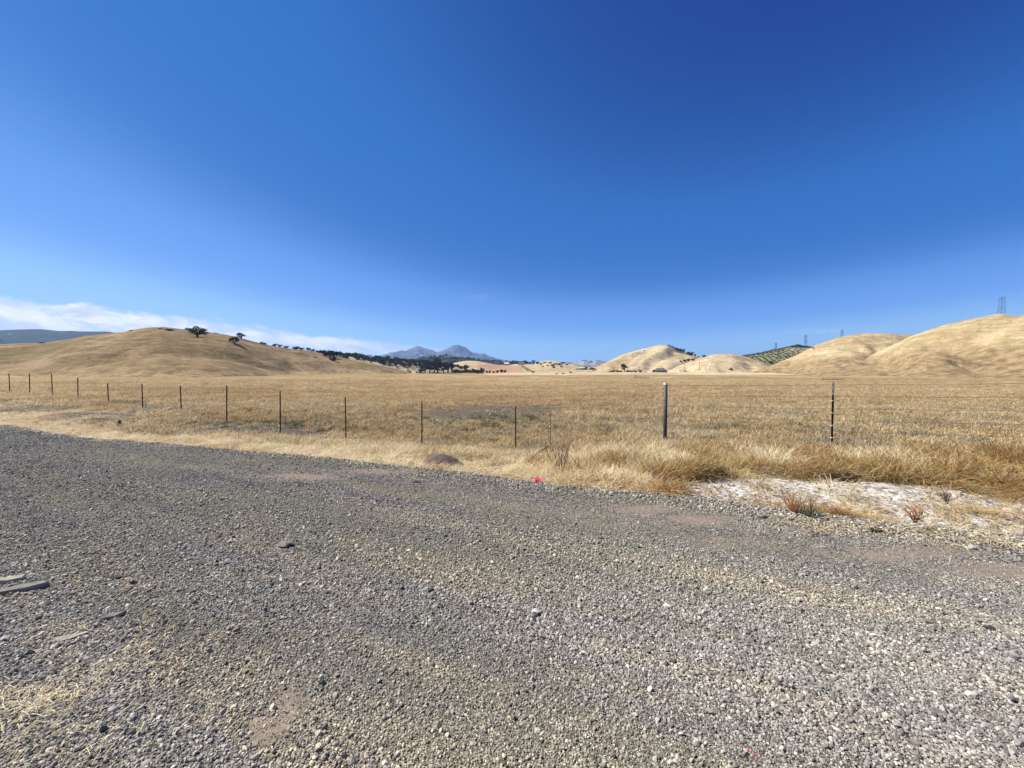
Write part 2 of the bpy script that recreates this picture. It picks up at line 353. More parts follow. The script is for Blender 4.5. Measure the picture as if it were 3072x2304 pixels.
HL = dict(left='long brown grassy hill with three oaks near its top', wood='pale slope dotted with dark oaks behind the brown hill',
  dark='dark blue-green ridge on the left horizon', mount='hazy blue twin-peaked mountain', forest='dark wooded ridge under the mountain',
  far='pale hazy ridge on the horizon', knoll='small pale knoll with scattered oaks', plough='golden hill with a reddish ploughed face',
  rise='pale stubble rise at the far end of the field', golden='steep golden hill with ribbed spurs', round='low rounded golden hill in front of the steep one',
  orchard='hillside planted with dark orchard rows', right='smooth golden hill with a domed top', near_right='largest golden hill, rising to the right edge')

def grid_faces(nr, nc):
    i = np.arange(nr - 1)[:, None] * nc + np.arange(nc - 1)[None]; i = i.ravel()
    return np.stack([i, i + 1, i + nc + 1, i + nc], 1)
# ground: one sheet, polar grid about the camera
az = np.concatenate([np.linspace(-180, -66, 60, endpoint=False), np.linspace(-66, 66, 780), np.linspace(66, 180, 61)[1:]])
rr = np.concatenate([[0.0], np.geomspace(.5, 11000, 560)])
A, RR = np.meshgrid(np.radians(az), rr)
gx, gy = RR * np.sin(A), RR * np.cos(A)
gz = ground_z(gx, gy)
gz = np.where(gy - edge_y(gx) < 0, gz - .03, gz)
gz = gz * (1 - ss(RR, 500, 1200)) - 2 * ss(RR, 500, 1200)
ppx, ppy = proj(gx, gy, gz)
def blob(px, py, cx, cy, rx, ry): return np.exp(-(((px - cx) / rx) ** 2 + ((py - cy) / ry) ** 2))
def masks(px, py, x, y):
    front = (y > 1)
    pale = np.maximum.reduce([blob(px, py, 2130, 1462, 190, 34), blob(px, py, 2250, 1490, 170, 40), blob(px, py, 2400, 1480, 260, 62), blob(px, py, 2700, 1520, 330, 75), blob(px, py, 2900, 1560, 330, 70), blob(px, py, 2950, 1600, 260, 55), blob(px, py, 3200, 1600, 300, 90)]) * front
    pale = pale * (1 - blob(px, py, 2500, 1560, 130, 22))
    debris = np.maximum.reduce([blob(px, py, 560, 1300, 55, 10)*0, blob(px, py, 720, 1292, 210, 22) * 1.3, blob(px, py, 900, 1305, 90, 14) * 1.2, blob(px, py, 500, 1228, 90, 12) * 1.2, blob(px, py, 280, 1262, 180, 12) * 1.2, blob(px, py, 90, 1230, 140, 10) * 1.2, blob(px, py, 1420, 1245, 190, 22),
        blob(px, py, 1620, 1230, 90, 12), blob(px, py, 300, 1245, 160, 10), blob(px, py, 60, 1212, 90, 6), blob(px, py, 1480, 1225, 130, 12), blob(px, py, 1900, 1270, 150, 20)*.6]) * front
    return pale, debris
pale, debris = masks(ppx, ppy, gx, gy)
near = (1 - ss(RR, 12, 30))
wob = 3.0 * fbm(gx / np.maximum(gy, 1) * 5, gx * 0 + 1.5, 160, 4)
lb = np.maximum.reduce([blob(ppx, ppy + wob, 2050, 1131, 500, 2.2), blob(ppx, ppy + wob, 2700, 1131, 600, 2.0), blob(ppx, ppy + wob, 1560, 1131, 250, 1.8), blob(ppx, ppy + wob, 600, 1150, 500, 2.0), blob(ppx, ppy + wob, 2300, 1137, 180, 1.6)]) * (gy > 20)
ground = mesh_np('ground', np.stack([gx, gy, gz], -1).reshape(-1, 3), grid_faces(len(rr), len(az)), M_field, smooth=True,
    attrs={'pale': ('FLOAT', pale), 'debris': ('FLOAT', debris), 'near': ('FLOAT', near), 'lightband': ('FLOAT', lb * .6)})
tag(ground, 'flat field of dry brown grass behind the fence', kind='structure')

for k, h in HILLS.items():
    nu = 500 if k in ('left', 'golden', 'near_right', 'right', 'mount') else 260
    us = np.linspace(h.u[0], h.u[-1], nu); tf = np.linspace(1.3, 0, 170); tb = np.linspace(0, 1.3, 60)[1:]
    D, _ = h.crest(us)
    ys = np.concatenate([D[None] - tf[:, None] * h.wf, D[None] + tb[:, None] * h.wb]); ys = np.maximum(ys, 20)
    xs = us[None] * ys; zs = h.z(xs, ys)
    eu = np.minimum(np.arange(nu), np.arange(nu)[::-1]); zs[:, eu == 0] = -5
    rel = np.clip(zs / np.maximum(h.Z.max() * .62, 1), 0, 1.5)
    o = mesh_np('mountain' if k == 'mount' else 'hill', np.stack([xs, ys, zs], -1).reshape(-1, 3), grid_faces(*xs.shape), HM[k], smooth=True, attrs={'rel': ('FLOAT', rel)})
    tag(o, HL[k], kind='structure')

# ---------------------------------------------------------------- gravel road
def dirt_amount(px, py, x=0, s=9.):
    lane = np.exp(-((s - .95 - .15 * np.sin(np.asarray(x) * .7)) / .42) ** 2) * ss(fbm(np.asarray(x) * .45, np.asarray(s) * .8 + 3, 140, 3), -.25, .35) * .38
    return np.maximum.reduce([lane + 0 * px, 1.5 * blob(px, py, 870, 2110, 55, 60), 1.5 * blob(px, py, 800, 2190, 60, 50), blob(px, py, 900, 1430, 190, 14), blob(px, py, 1130, 1415, 200, 14)*.7,
        blob(px, py, 2750, 1660, 260, 28), blob(px, py, 3000, 1710, 220, 30), blob(px, py, 1930, 1530, 110, 18), blob(px, py, 2100, 1560, 140, 20), blob(px, py, 2960, 2130, 90, 60)*.6,
        blob(px, py, 2250, 1630, 300, 30)*.5, blob(px, py, 600, 1400, 200, 14)*.35])
def road_bands(t, P):
    q = t.add('ShaderNodeSeparateXYZ', None, Vector=P); ac = t.m('ADD', q.outputs[1], t.m('MULTIPLY', q.outputs[0], .43)); al = t.m('SUBTRACT', q.outputs[0], t.m('MULTIPLY', q.outputs[1], .43))
    v = t.add('ShaderNodeCombineXYZ', None, X=ac, Y=t.m('MULTIPLY', al, .16))
    return t.noise(v, .95, 4, .62, .35), t.noise(v, 2.3, 4, .62, .3)
M_road, t = mat('road_base'); P = t.pos; B1, B2 = road_bands(t, P)
atr = t.add('ShaderNodeAttribute', dict(attribute_name='dirt')).outputs['Fac']
v1 = t.add('ShaderNodeTexVoronoi', None, Vector=P, Scale=48.0); v2 = t.add('ShaderNodeTexVoronoi', None, Vector=P, Scale=85.0)
big = t.noise(P, .55, 4, .6, .4)
g1 = t.ramp(t.add('ShaderNodeSeparateColor', None, Color=v1.outputs['Color']).outputs[0], [(.0, (.06, .052, .042)), (.5, (.17, .15, .12)), (.85, (.36, .33, .27)), (1, (.6, .56, .46))])
g1 = t.mix(t.m('MULTIPLY', t.sstep(B1, .44, .60), .6), g1, (.27, .25, .17))
g1 = t.mix(t.m('MULTIPLY', t.sstep(B2, .52, .66), .45), g1, (.34, .285, .22))
g1 = t.mix(1.0, g1, (.80, .79, .77), 'MULTIPLY')  # base darkened so gaps between stones look shaded, shade put into the colour
dn = t.sstep(t.m('ADD', atr, t.m('MULTIPLY', t.m('SUBTRACT', t.noise(P, 3.5, 8, .75), .5), 2.2)), .2, .9)
g1 = t.mix(t.m('MULTIPLY', dn, .8), g1, t.ramp(t.noise(P, 25, 5, .7), [(.3, (.20, .15, .115)), (.7, (.42, .325, .25))]))
t.put(t.p.inputs['Base Color'], t.alb(g1))
hh = t.m('ADD', t.m('MULTIPLY', t.m('SUBTRACT', 1, t.m('MULTIPLY', v1.outputs['Distance'], 1.0)), .012), t.m('MULTIPLY', v2.outputs['Distance'], -.006))
hh = t.m('MULTIPLY', hh, t.m('SUBTRACT', 1, t.m('MULTIPLY', dn, .7)))
t.put(t.p.inputs['Normal'], t.add('ShaderNodeBump', None, Strength=1.0, Distance=1.0, Height=hh))
t.p.inputs['Roughness'].default_value = .9
rx = np.concatenate([np.linspace(-60, -22, 80, endpoint=False), np.linspace(-22, 9, 520, endpoint=False), np.linspace(9, 16, 60)])
rs = np.concatenate([[0, .02], np.geomspace(.06, 14, 150), np.linspace(15, 40, 12)])
rX, rS = np.meshgrid(rx, rs)
rag = .10 * fbm(rx * 3.1, rx * 0 + 2, 77, 4)
rY = edge_y(rX) + rag[None] * np.exp(-rS / .4) - rS
rZ = ground_z(rX, rY) + .012 * ss(rS, 0, .06) - .03 * (rS == 0)
rpx, rpy = proj(rX, np.maximum(rY, .3), rZ)
road = mesh_np('gravel_road', np.stack([rX, rY, rZ], -1).reshape(-1, 3), grid_faces(len(rs), len(rx)), M_road, smooth=True,
               attrs={'dirt': ('FLOAT', dirt_amount(rpx, rpy, rX, rS) * (rY > .8))})
tag(road, 'grey gravel road in the foreground', kind='structure')
def road_z(x, y): return ground_z(x, y) + .012

# ---------------------------------------------------------------- scattering on points
def scatter(name, P, rot, scl, idx, protos, label, hide=None):
    c = bpy.data.collections.new(name + '_shapes')
    for p in protos: c.objects.link(p)
    o = mesh_points(name, P, rot, scl, idx)
    g = bpy.data.node_groups.new(name, 'GeometryNodeTree')
    g.interface.new_socket('Geometry', in_out='INPUT', socket_type='NodeSocketGeometry'); g.interface.new_socket('Geometry', in_out='OUTPUT', socket_type='NodeSocketGeometry')
    n, l = g.nodes, g.links; gi = n.new('NodeGroupInput'); go = n.new('NodeGroupOutput')
    ci = n.new('GeometryNodeCollectionInfo'); ci.inputs[0].default_value = c; ci.inputs[1].default_value = True; ci.inputs[2].default_value = True
    iop = n.new('GeometryNodeInstanceOnPoints'); iop.inputs['Pick Instance'].default_value = True
    def na(nm, ty): a = n.new('GeometryNodeInputNamedAttribute'); a.data_type = ty; a.inputs[0].default_value = nm; return a.outputs[0]
    er = n.new('FunctionNodeEulerToRotation')
    l.new(gi.outputs[0], iop.inputs['Points']); l.new(ci.outputs[0], iop.inputs['Instance'])
    l.new(na('idx', 'INT'), iop.inputs['Instance Index']); l.new(na('rot', 'FLOAT_VECTOR'), er.inputs[0]); l.new(er.outputs[0], iop.inputs['Rotation'])
    l.new(na('scl', 'FLOAT_VECTOR'), iop.inputs['Scale']); l.new(iop.outputs[0], go.inputs[0])
    md = o.modifiers.new('scatter', 'NODES'); md.node_group = g
    tag(o, label, kind='stuff'); return o
def mesh_points(name, P, rot, scl, idx):
    me = bpy.data.meshes.new(name); me.vertices.add(len(P)); me.vertices.foreach_set('co', np.asarray(P, np.float32).ravel())
    for an, ty, arr in (('rot', 'FLOAT_VECTOR', rot), ('scl', 'FLOAT_VECTOR', scl), ('idx', 'INT', idx)):
        a = me.attributes.new(an, ty, 'POINT'); a.data.foreach_set('value' if ty == 'INT' else 'vector', np.asarray(arr, np.int32 if ty == 'INT' else np.float32).ravel())
    o = bpy.data.objects.new(name, me); COL.objects.link(o); return o

import bmesh
def rock_mesh(name, m, sub=1, sq=(1, .8, .6), seed=0, cuts=5, link=False, smooth=False):
    r = random.Random(seed); bm = bmesh.new(); bmesh.ops.create_icosphere(bm, subdivisions=sub, radius=1)
    planes = [(Vector((r.gauss(0, 1), r.gauss(0, 1), r.gauss(0, 1))).normalized(), r.uniform(.5, .85)) for _ in range(cuts)]
    for v in bm.verts:
        for n_, d in planes:
            k = v.co.dot(n_)
            if k > d: v.co -= n_ * (k - d)
        v.co *= 1 + r.uniform(-.05, .05); v.co = Vector((v.co.x * sq[0], v.co.y * sq[1], v.co.z * sq[2]))
    me = bpy.data.meshes.new(name); bm.to_mesh(me); bm.free(); me.materials.append(m)
    if smooth:
        for p in me.polygons: p.use_smooth = True
    o = bpy.data.objects.new(name, me)
    if link: COL.objects.link(o)
    return o
M_stone, t = mat('crushed_stone')
ri = t.add('ShaderNodeObjectInfo').outputs['Random']; P = t.pos
base = t.ramp(ri, [(0, (.07, .063, .054)), (.22, (.22, .203, .18)), (.6, (.41, .38, .335)), (.9, (.62, .57, .48)), (1, (.92, .86, .74))])
B1, B2 = road_bands(t, P)
base = t.mix(t.m('MULTIPLY', t.sstep(B1, .44, .60), .75), base, t.mix(1.0, base, (.98, .955, .79), 'MULTIPLY'))
base = t.mix(t.m('MULTIPLY', t.sstep(B2, .50, .66), .5), base, t.mix(1.0, base, (1.0, .93, .84), 'MULTIPLY'))
base = t.mix(t.m('MULTIPLY', t.sstep(t.m('SUBTRACT', 1, B1), .50, .64), .6), base, t.mix(1.0, base, (.80, .78, .75), 'MULTIPLY'))
base = t.mix(1.0, base, t.ramp(B2, [(.36, (.92, .92, .95)), (.50, (1.12, 1.11, 1.10)), (.62, (1.34, 1.30, 1.22))]), 'MULTIPLY')
red = t.m('GREATER_THAN', t.m('FRACT', t.m('MULTIPLY', ri, 37.7)), .975)
base = t.mix(red, base, (.30, .20, .15))
base = t.mix(.25, base, t.mix(t.noise(P, 160, 3, .6), (.08, .08, .08), (.55, .54, .5)))
t.put(t.p.inputs['Base Color'], t.alb(base)); t.p.inputs['Roughness'].default_value = .8
stones = [rock_mesh('stone_shape', M_stone, 1, (1, random.uniform(.6, .9), random.uniform(.5, .75)), 50 + i) for i in range(12)]
def gravel_points():
    n = 1400000
    ln0, ln1 = math.log(.9), math.log(17)
    y = np.exp(rng.uniform(ln0, ln1, n)); x = rng.uniform(-1, 1, n) * (1.45 * y + 1.0)
    keep = rng.random(n) < np.minimum(1, (y / 2.0) ** 2)
    x, y = x[keep], y[keep]
    s = edge_y(x) - y; px, py = proj(x, y, road_z(x, y) * 1.0)
    d = dirt_amount(px, py, x, s) + .6 * fbm(x * 2.6, y * 2.6, 88, 4) + .25 * rng.uniform(-1, 1, len(x))
    d = ss(d, .15, 1.1); p = np.where(s > -.12 + .12 * fbm(x * 6, y * 6, 5, 2), 1, 0) * (1 - .5 * d)
    k = rng.random(len(x)) < p; x, y, s, d = x[k], y[k], s[k], d[k]
    m = len(x); sz = rng.lognormal(math.log(.0052), .45, m) * (1 + .5 * ss(y, 3, 9)) * (1 - .5 * d) * (.80 + .36 * ss(fbm((y + .43 * x) * 1.1, (x - .43 * y) * .18, 150, 4), -.35, .35))
    bank = np.exp(-((s - .15) / .22) ** 2); sz = sz * (1 + .5 * bank)
    sz = np.minimum(sz, .026)
    z = road_z(x, y) + sz * rng.uniform(-.1, .6, m)
    rot = np.stack([rng.normal(0, .6, m), rng.normal(0, .6, m), rng.uniform(0, 6.28, m)], 1)
    return np.stack([x, y, z], 1), rot, np.repeat(sz[:, None], 3, 1) * rng.uniform(.8, 1.2, (m, 3)), rng.integers(0, 12, m)
scatter('loose_gravel', *gravel_points(), stones, 'loose grey crushed stone covering the road')
def rubble_points():
    n = 26000; y = np.exp(rng.uniform(math.log(2.5), math.log(26), n)); x = rng.uniform(-1.5, 1.62, n) * y
    z = ground_z(x, y); px, py = proj(x, y, z); pa, de = masks(px, py, x, y); s = y - edge_y(x)
    p = (np.maximum(.9 * ss(de, .25, .6), .42 * ss(pa, .3, .6)) + .7 * (s < .35)) * (s > -.1)
    k = rng.random(n) < p; x, y, z = x[k], y[k], z[k]; m = len(x); sz = rng.lognormal(math.log(.015), .4, m) * (1 + y / 22)
    return np.stack([x, y, z + sz * .1], 1), np.stack([rng.normal(0, .5, m), rng.normal(0, .5, m), rng.uniform(0, 6.28, m)], 1), np.repeat(sz[:, None], 3, 1), rng.integers(0, 12, m)
scatter('verge_rubble', *rubble_points(), [rock_mesh('rubble_shape', M_stone, 1, (1, .8, .5), 150 + i) for i in range(12)], 'broken stone and clods along the verge and on the pale patch')

# ---------------------------------------------------------------- grass
def grass_mat(name, stops, trans=.35, patch=None, bright=1.0):
    m, t = mat(name); ri = t.add('ShaderNodeObjectInfo').outputs['Random']
    is_ = t.add('ShaderNodeAttribute', dict(attribute_name='bl')).outputs['Fac']
    f = t.m('ADD', t.m('MULTIPLY', ri, .40), t.m('ADD', t.m('MULTIPLY', t.noise(t.pos, .35, 4, .6), .60), t.m('MULTIPLY', t.m('SUBTRACT', is_, .5), .45)))
    c = t.ramp(f, stops)
    if patch: c = patch(t, c)
    c = t.add('ShaderNodeVectorMath', dict(operation='SCALE'), _0=c, Scale=ALB * bright).outputs[0]
    t.put(t.p.inputs['Base Color'], c); t.p.inputs['Roughness'].default_value = .6
    tr = t.add('ShaderNodeBsdfTranslucent', None, Color=c)
    t.l.new(t.add('ShaderNodeMixShader', None, _0=trans, _1=t.p, _2=tr).outputs[0], t.out.inputs[0]); return m
M_straw = grass_mat('dry_straw', [(.15, (.46, .29, .12)), (.36, (.68, .50, .26)), (.55, (.86, .73, .45)), (.8, (.97, .90, .66))], bright=1.25)
M_golden = grass_mat('golden_grass', [(.15, (.30, .15, .05)), (.38, (.58, .37, .13)), (.6, (.76, .56, .25)), (.85, (.90, .76, .44))], patch=lambda t, c: t.mix(t.m('MULTIPLY', t.sstep(t.noise(t.pos, 1.6, 4, .6), .50, .62), .6), c, (.46, .24, .085)))
def field_patch(t, c):
    n = t.noise(t.pos, .7, 5, .65, .3); yy = t.add('ShaderNodeSeparateXYZ', None, Vector=t.pos).outputs[1]
    c = t.mix(t.m('MULTIPLY', t.sstep(n, .50, .62), t.m('SUBTRACT', .75, t.m('MULTIPLY', t.sstep(yy, 12, 26), .55))), c, (.40, .35, .24))
    bv = t.add('ShaderNodeVectorMath', dict(operation='MULTIPLY'), _0=t.pos, _1=(.012, .06, 0))
    bn_ = t.noise(bv, 1.0, 4, .6, .4)
    c = t.mix(t.m('MULTIPLY', t.m('MULTIPLY', t.sstep(bn_, .46, .58), t.sstep(yy, 14, 30)), .55), c, (.47, .30, .135))
    return t.mix(t.m('MULTIPLY', t.sstep(t.noise(t.pos, .12, 4, .6), .52, .64), .5), c, (.74, .59, .36))
M_fieldg = grass_mat('field_grass', [(.15, (.34, .22, .095)), (.36, (.56, .40, .20)), (.56, (.76, .585, .32)), (.8, (.94, .80, .52))], patch=field_patch, bright=1.15)
M_green = grass_mat('green_weed', [(.2, (.13, .14, .065)), (.6, (.26, .27, .14)), (.9, (.42, .41, .25))], .25)
def tuft(name, m, nb, h, spread, lean, wid, seed, seg=3, head=0):
    r = random.Random(seed); V = []; F = []; B = []
    for i in range(nb):
        a = r.uniform(0, 6.283); rad = spread * math.sqrt(r.random()); b0 = Vector((rad * math.cos(a), rad * math.sin(a), -.02))
        la = r.uniform(0, 6.283); L = h * r.uniform(.5, 1.1); ln = lean * r.uniform(.3, 1.2); wa = r.uniform(0, 3.14); ww = wid * r.uniform(.6, 1.3)
        wd = Vector((math.cos(wa), math.sin(wa), 0)); k0 = len(V); bc = r.random()
        for s_ in range(seg + 1):
            q = s_ / seg; bend = ln * q * q; p = b0 + Vector((math.cos(la) * L * bend, math.sin(la) * L * bend, L * q * (1 - .45 * min(1.6, ln) * q)))
            w_ = ww * (1 - q * .85)
            if head and s_ >= seg - 1: w_ = ww * head * (1 if s_ == seg - 1 else .4)
            V += [p - wd * w_, p + wd * w_]; B += [bc, bc]
        for s_ in range(seg): j = k0 + 2 * s_; F.append([j, j + 1, j + 3, j + 2])
    return mesh_np(name, np.array([tuple(v) for v in V]), np.array(F), m, attrs={'bl': ('FLOAT', np.array(B))}, link=False)
def flat_blades(name, m, nb, spread, L0, wid, seed):
    r = random.Random(seed); V = []; F = []; B = []
    for i in range(nb):
        a = r.uniform(0, 6.283); rad = spread * math.sqrt(r.random()); p = Vector((rad * math.cos(a), rad * math.sin(a), r.uniform(0, .05)))
        d = r.uniform(0, 6.283); L = L0 * r.uniform(.5, 1.2); k0 = len(V); ww = wid * r.uniform(.6, 1.3); el = r.uniform(-.1, .35); bc = r.random()
        for s_ in range(4):
            q = s_ / 3; dd = d + .16 * q * r.uniform(-1, 1); nrm = Vector((-math.sin(d), math.cos(d), r.uniform(-.5, .5))) * ww * (1 - .6 * q)
            pp = p + Vector((math.cos(dd) * L * q, math.sin(dd) * L * q, L * (el * q - .4 * q * q) + .01)); V += [pp - nrm, pp + nrm]; B += [bc, bc]
        for s_ in range(3): j = k0 + 2 * s_; F.append([j, j + 1, j + 3, j + 2])
    return mesh_np(name, np.array([tuple(v) for v in V]), np.array(F), m, attrs={'bl': ('FLOAT', np.array(B))}, link=False)

def field_points(n, y0, y1, rho_u=1.6):
    y = np.exp(rng.uniform(math.log(y0), math.log(y1), n)); x = rng.uniform(-rho_u, rho_u, n) * y
    return x, y
def finish(x, y, sc, idx, sink=0, tilt=.15):
    m = len(x); z = np.where(y > 60, land_z(x, y), ground_z(x, y)) - sink
    return np.stack([x, y, z], 1), np.stack([rng.normal(0, tilt, m), rng.normal(0, tilt, m), rng.uniform(0, 6.28, m)], 1), sc, idx
# the field behind the fence
x, y = field_points(95000, 7.0, 150)
s = y - edge_y(x); z = ground_z(x, y); px, py = proj(x, y, z); pa, de = masks(px, py, x, y)
hmul = .75 + .5 * (fbm(x * .35, y * .35, 44) + .5)
p = ss(s, 1.0, 2.2) * (1 - .92 * ss(de, .25, .5)) * (1 - .9 * ss(pa, .25, .5)) * (.25 + .75 * ss(fbm(x * .45, y * .45, 55) , -.3, .15))
p = p * (1 - ss(y, 50, 140)); k = rng.random(len(x)) < p; x, y, hmul = x[k], y[k], hmul[k]
sc = np.stack([1 + y / 55, 1 + y / 55, hmul * (1 - .55 * ss(y, 20, 110))], 1)
scatter('field_grass', *finish(x, y, sc, rng.integers(0, 6, len(x))), [tuft('field_tuft', M_fieldg, 26, .23, .17, .7, .0035, 300 + i, 3, 1.8) for i in range(6)], 'dry brown grass covering the field')
# pale straw at the road edge
x, y = field_points(60000, 2.6, 22)
s = y - edge_y(x); z = ground_z(x, y); px, py = proj(x, y, z); pa, de = masks(px, py, x, y)
cl_ = fbm(x * 1.1, y * 1.1, 66)
p = ss(s + .35 * fbm(x * 1.9, y * 1.9, 181, 4), -.02, .35) * ss(s, -.2, .05) * (1 - ss(s, 2.5, 4.5)) * (1 - .9 * ss(de, .3, .6)) * (1 - .93 * ss(pa, .25, .5)) * ss(cl_ + .8 * fbm(x * 3.2, y * 3.2, 67, 3), -.35, .15)
keepb = np.maximum.reduce([blob(px, py, 2440, 1568, 170, 22), blob(px, py, 2190, 1500, 110, 18), .8 * blob(px, py, 2820, 1612, 130, 9), .11 + 0 * px])
p = p * (1 - .75 * ss(fbm(x * .8 + 9, y * 1.3, 190, 3), .0, .22) * (1 - ss(px, 1000, 1300)))
p = p * (1 - ss(px, 1980, 2080) * ss(py, 1425, 1445) * (1 - keepb)); hk = 1 - .45 * ss(px, 1980, 2080) * (py > 1430)
k = rng.random(len(x)) < p; x, y, cl_, hk = x[k], y[k], cl_[k], hk[k]; h = hk * (.35 + 1.35 * ss(cl_, -.3, .5)) * (.42 + .58 * ss(x / y, -.5, -.05)) * (1 - .35 * ss(-x, 6, 12)); s = y - edge_y(x); h = h * (.45 + .55 * ss(s, 0, .8))
scatter('verge_straw', *finish(x, y, np.stack([.9 + h * .2, .9 + h * .2, h], 1), rng.integers(0, 6, len(x)), 0, .3), [tuft('straw_tuft', M_straw, 36, .28, .13, 1.2, .0024, 400 + i, 3, 1.3) for i in range(6)], 'pale dry straw along the road edge')
# flattened straw mat
x, y = field_points(26000, 2.6, 26)
s = y - edge_y(x); z = ground_z(x, y); px, py = proj(x, y, z); pa, de = masks(px, py, x, y)
p = ss(s + .7 * fbm(x * 1.3, y * 1.3, 180, 4), -.12, .22) * ss(s, -.55, -.2) * (1 - ss(s, 3, 6)) * (1 - .85 * ss(de, .3, .6)) * (1 - .9 * ss(pa, .25, .5)) * (1 - ss(px, 1980, 2080) * ss(py, 1425, 1445))
p = np.maximum(p, .8 * ss(fbm(x * .8, y * .8, 99), .05, .3) * ss(s, 4, 6) * (px > 1100) * (px < 2900) * (y < 16))
p = np.maximum(p, blob(px, py, 2480, 1585, 110, 7) * .7); p = np.maximum(p, blob(px, py, 2830, 1615, 120, 7) * .8)
k = rng.random(len(x)) < p; x, y = x[k], y[k]; h = rng.uniform(.7, 1.5, len(x))
scatter('flattened_straw', *finish(x, y, np.stack([h, h, h], 1), rng.integers(0, 5, len(x)), 0, .1), [flat_blades('straw_mat', M_straw, 30, .17, .17, .0022, 500 + i) for i in range(5)], 'flattened bleached straw on the verge')
# tall golden grass in the ditch at the right
x, y = field_points(42000, 2.6, 13)
s = y - edge_y(x); z = ground_z(x, y); px, py = proj(x, y, z)
top_ = np.interp(px, [1650, 1900, 2100, 2600, 3200], [1440, 1350, 1345, 1352, 1372]); bot_ = np.interp(px, [1650, 1750, 2000, 2150, 2500, 2800, 3200], [1440, 1440, 1450, 1428, 1430, 1455, 1545])
w_ = 18 * fbm(x * 2, y * 2, 111); p = ss(py, top_ - 8, top_ + 14) * (1 - ss(py + w_, bot_ - 8, bot_ + 8)) * ss(px, 1650, 1900)
p1 = p.copy(); p = np.maximum(p, .8 * blob(px, py, 1980, 1478, 60, 14)); p = np.maximum(p, .6 * blob(px, py, 2420, 1562, 150, 16)); p = np.maximum(p, .03 * (px > 2000) * (py > 1440) * (py < 1640)) * ss(s, -.08, .1); p = np.maximum(p, .35 * blob(px, py, 2800, 1595, 60, 9)); p = np.maximum(p, .35 * blob(px, py, 2920, 1540, 50, 9)); hk = np.where(p > p1 + .02, .5, 1.)
p = np.maximum(p, .8 * blob(px, py, 1750, 1425, 90, 18)); p = np.maximum(p, .6 * blob(px, py, 560, 1255, 130, 9)); p = np.maximum(p, .5 * blob(px, py, 730, 1260, 100, 9))
clump = fbm(x * 1.7, y * 1.7, 122, 4); p = p * (.25 + .75 * ss(clump, -.25, .15)); k = rng.random(len(x)) < p; x, y, clump = x[k], y[k], clump[k]; h = hk[k] * (.35 + 1.15 * ss(clump, -.35, .5)) * (.8 + .6 * fbm(x * .6, y * .6, 120))
scatter('golden_grass', *finish(x, y, np.stack([np.ones(len(x)), np.ones(len(x)), h], 1), rng.integers(0, 6, len(x)), 0, .25), [tuft('golden_tuft', M_golden, 44, .36, .12, .9, .0021, 600 + i, 4, 2.0) for i in range(6)], 'tall golden and rust grass in the ditch along the fence')
# grey-green weeds
wx, wy = [], []
for (cx, cy, rx_, ry_, n_) in [(2140,1290,110,10,150),(2250,1295,60,9,80),(2400,1290,80,8,80),(2540,1320,60,9,70),(2010,1335,50,8,60),(2180,1335,120,12,120),(1820,1300,50,8,60),(1700,1290,40,6,30),(1470,1280,25,5,25),
        (2500,1420,30,14,60),(1400,1330,90,10,70),(370,1215,60,5,80),(1600,1260,120,10,60),(1500,1275,260,26,260),(2300,1300,320,16,160),(900,1275,200,16,90),(2730,1325,60,8,50),(2900,1340,80,8,50)]:
    for _ in range(n_):
        qx, qy = random.gauss(cx, rx_ * .6), random.gauss(cy, ry_ * .6)
        d = ray(qx, qy)
        if d[2] >= -.01: continue
        Yk = np.linspace(2.5, 40, 400); zz = EYE + d[2] / d[1] * Yk; b = np.nonzero(ground_z(d[0] / d[1] * Yk, Yk) > zz)[0]
        if len(b): wx.append(d[0] / d[1] * Yk[b[0]]); wy.append(Yk[b[0]])
x, y = np.array(wx), np.array(wy); h = rng.uniform(.5, 1.3, len(x))
scatter('green_weeds', *finish(x, y, np.stack([h, h, h], 1), rng.integers(0, 4, len(x)), 0, .2), [tuft('weed_tuft', M_green, 40, .20, .14, 1.0, .006, 700 + i, 3, 1.2) for i in range(4)], 'low grey-green weeds among the dry grass')
# straw litter on the gravel, lower left corner
x, y = field_points(50000, 1.0, 6)
z = road_z(x, y); px, py = proj(x, y, z)
p = np.maximum.reduce([blob(px, py, 130, 2120, 120, 50), .8 * blob(px, py, 280, 2080, 90, 35), .6 * blob(px, py, 320, 2150, 60, 50), .5 * blob(px, py, 100, 2230, 150, 40), .12 * blob(px, py, 350, 1950, 350, 200)])
k = (rng.random(len(x)) < p * .75 * (.35 + 1.4 * ss(fbm(x * 6, y * 6, 170, 3), -.2, .25))) & (y < edge_y(x)); x, y = x[k], y[k]
h = rng.uniform(.5, 1.0, len(x))
scatter('straw_litter', np.stack([x, y, road_z(x, y) + .006], 1), np.stack([x * 0, x * 0, rng.uniform(0, 6.28, len(x))], 1), np.stack([h, h, h * .6], 1), rng.integers(0, 5, len(x)),
        [flat_blades('straw_bits', M_straw, 4, .10, .085, .0017, 800 + i) for i in range(5)], 'pale straw strewn over the gravel in the lower left corner')

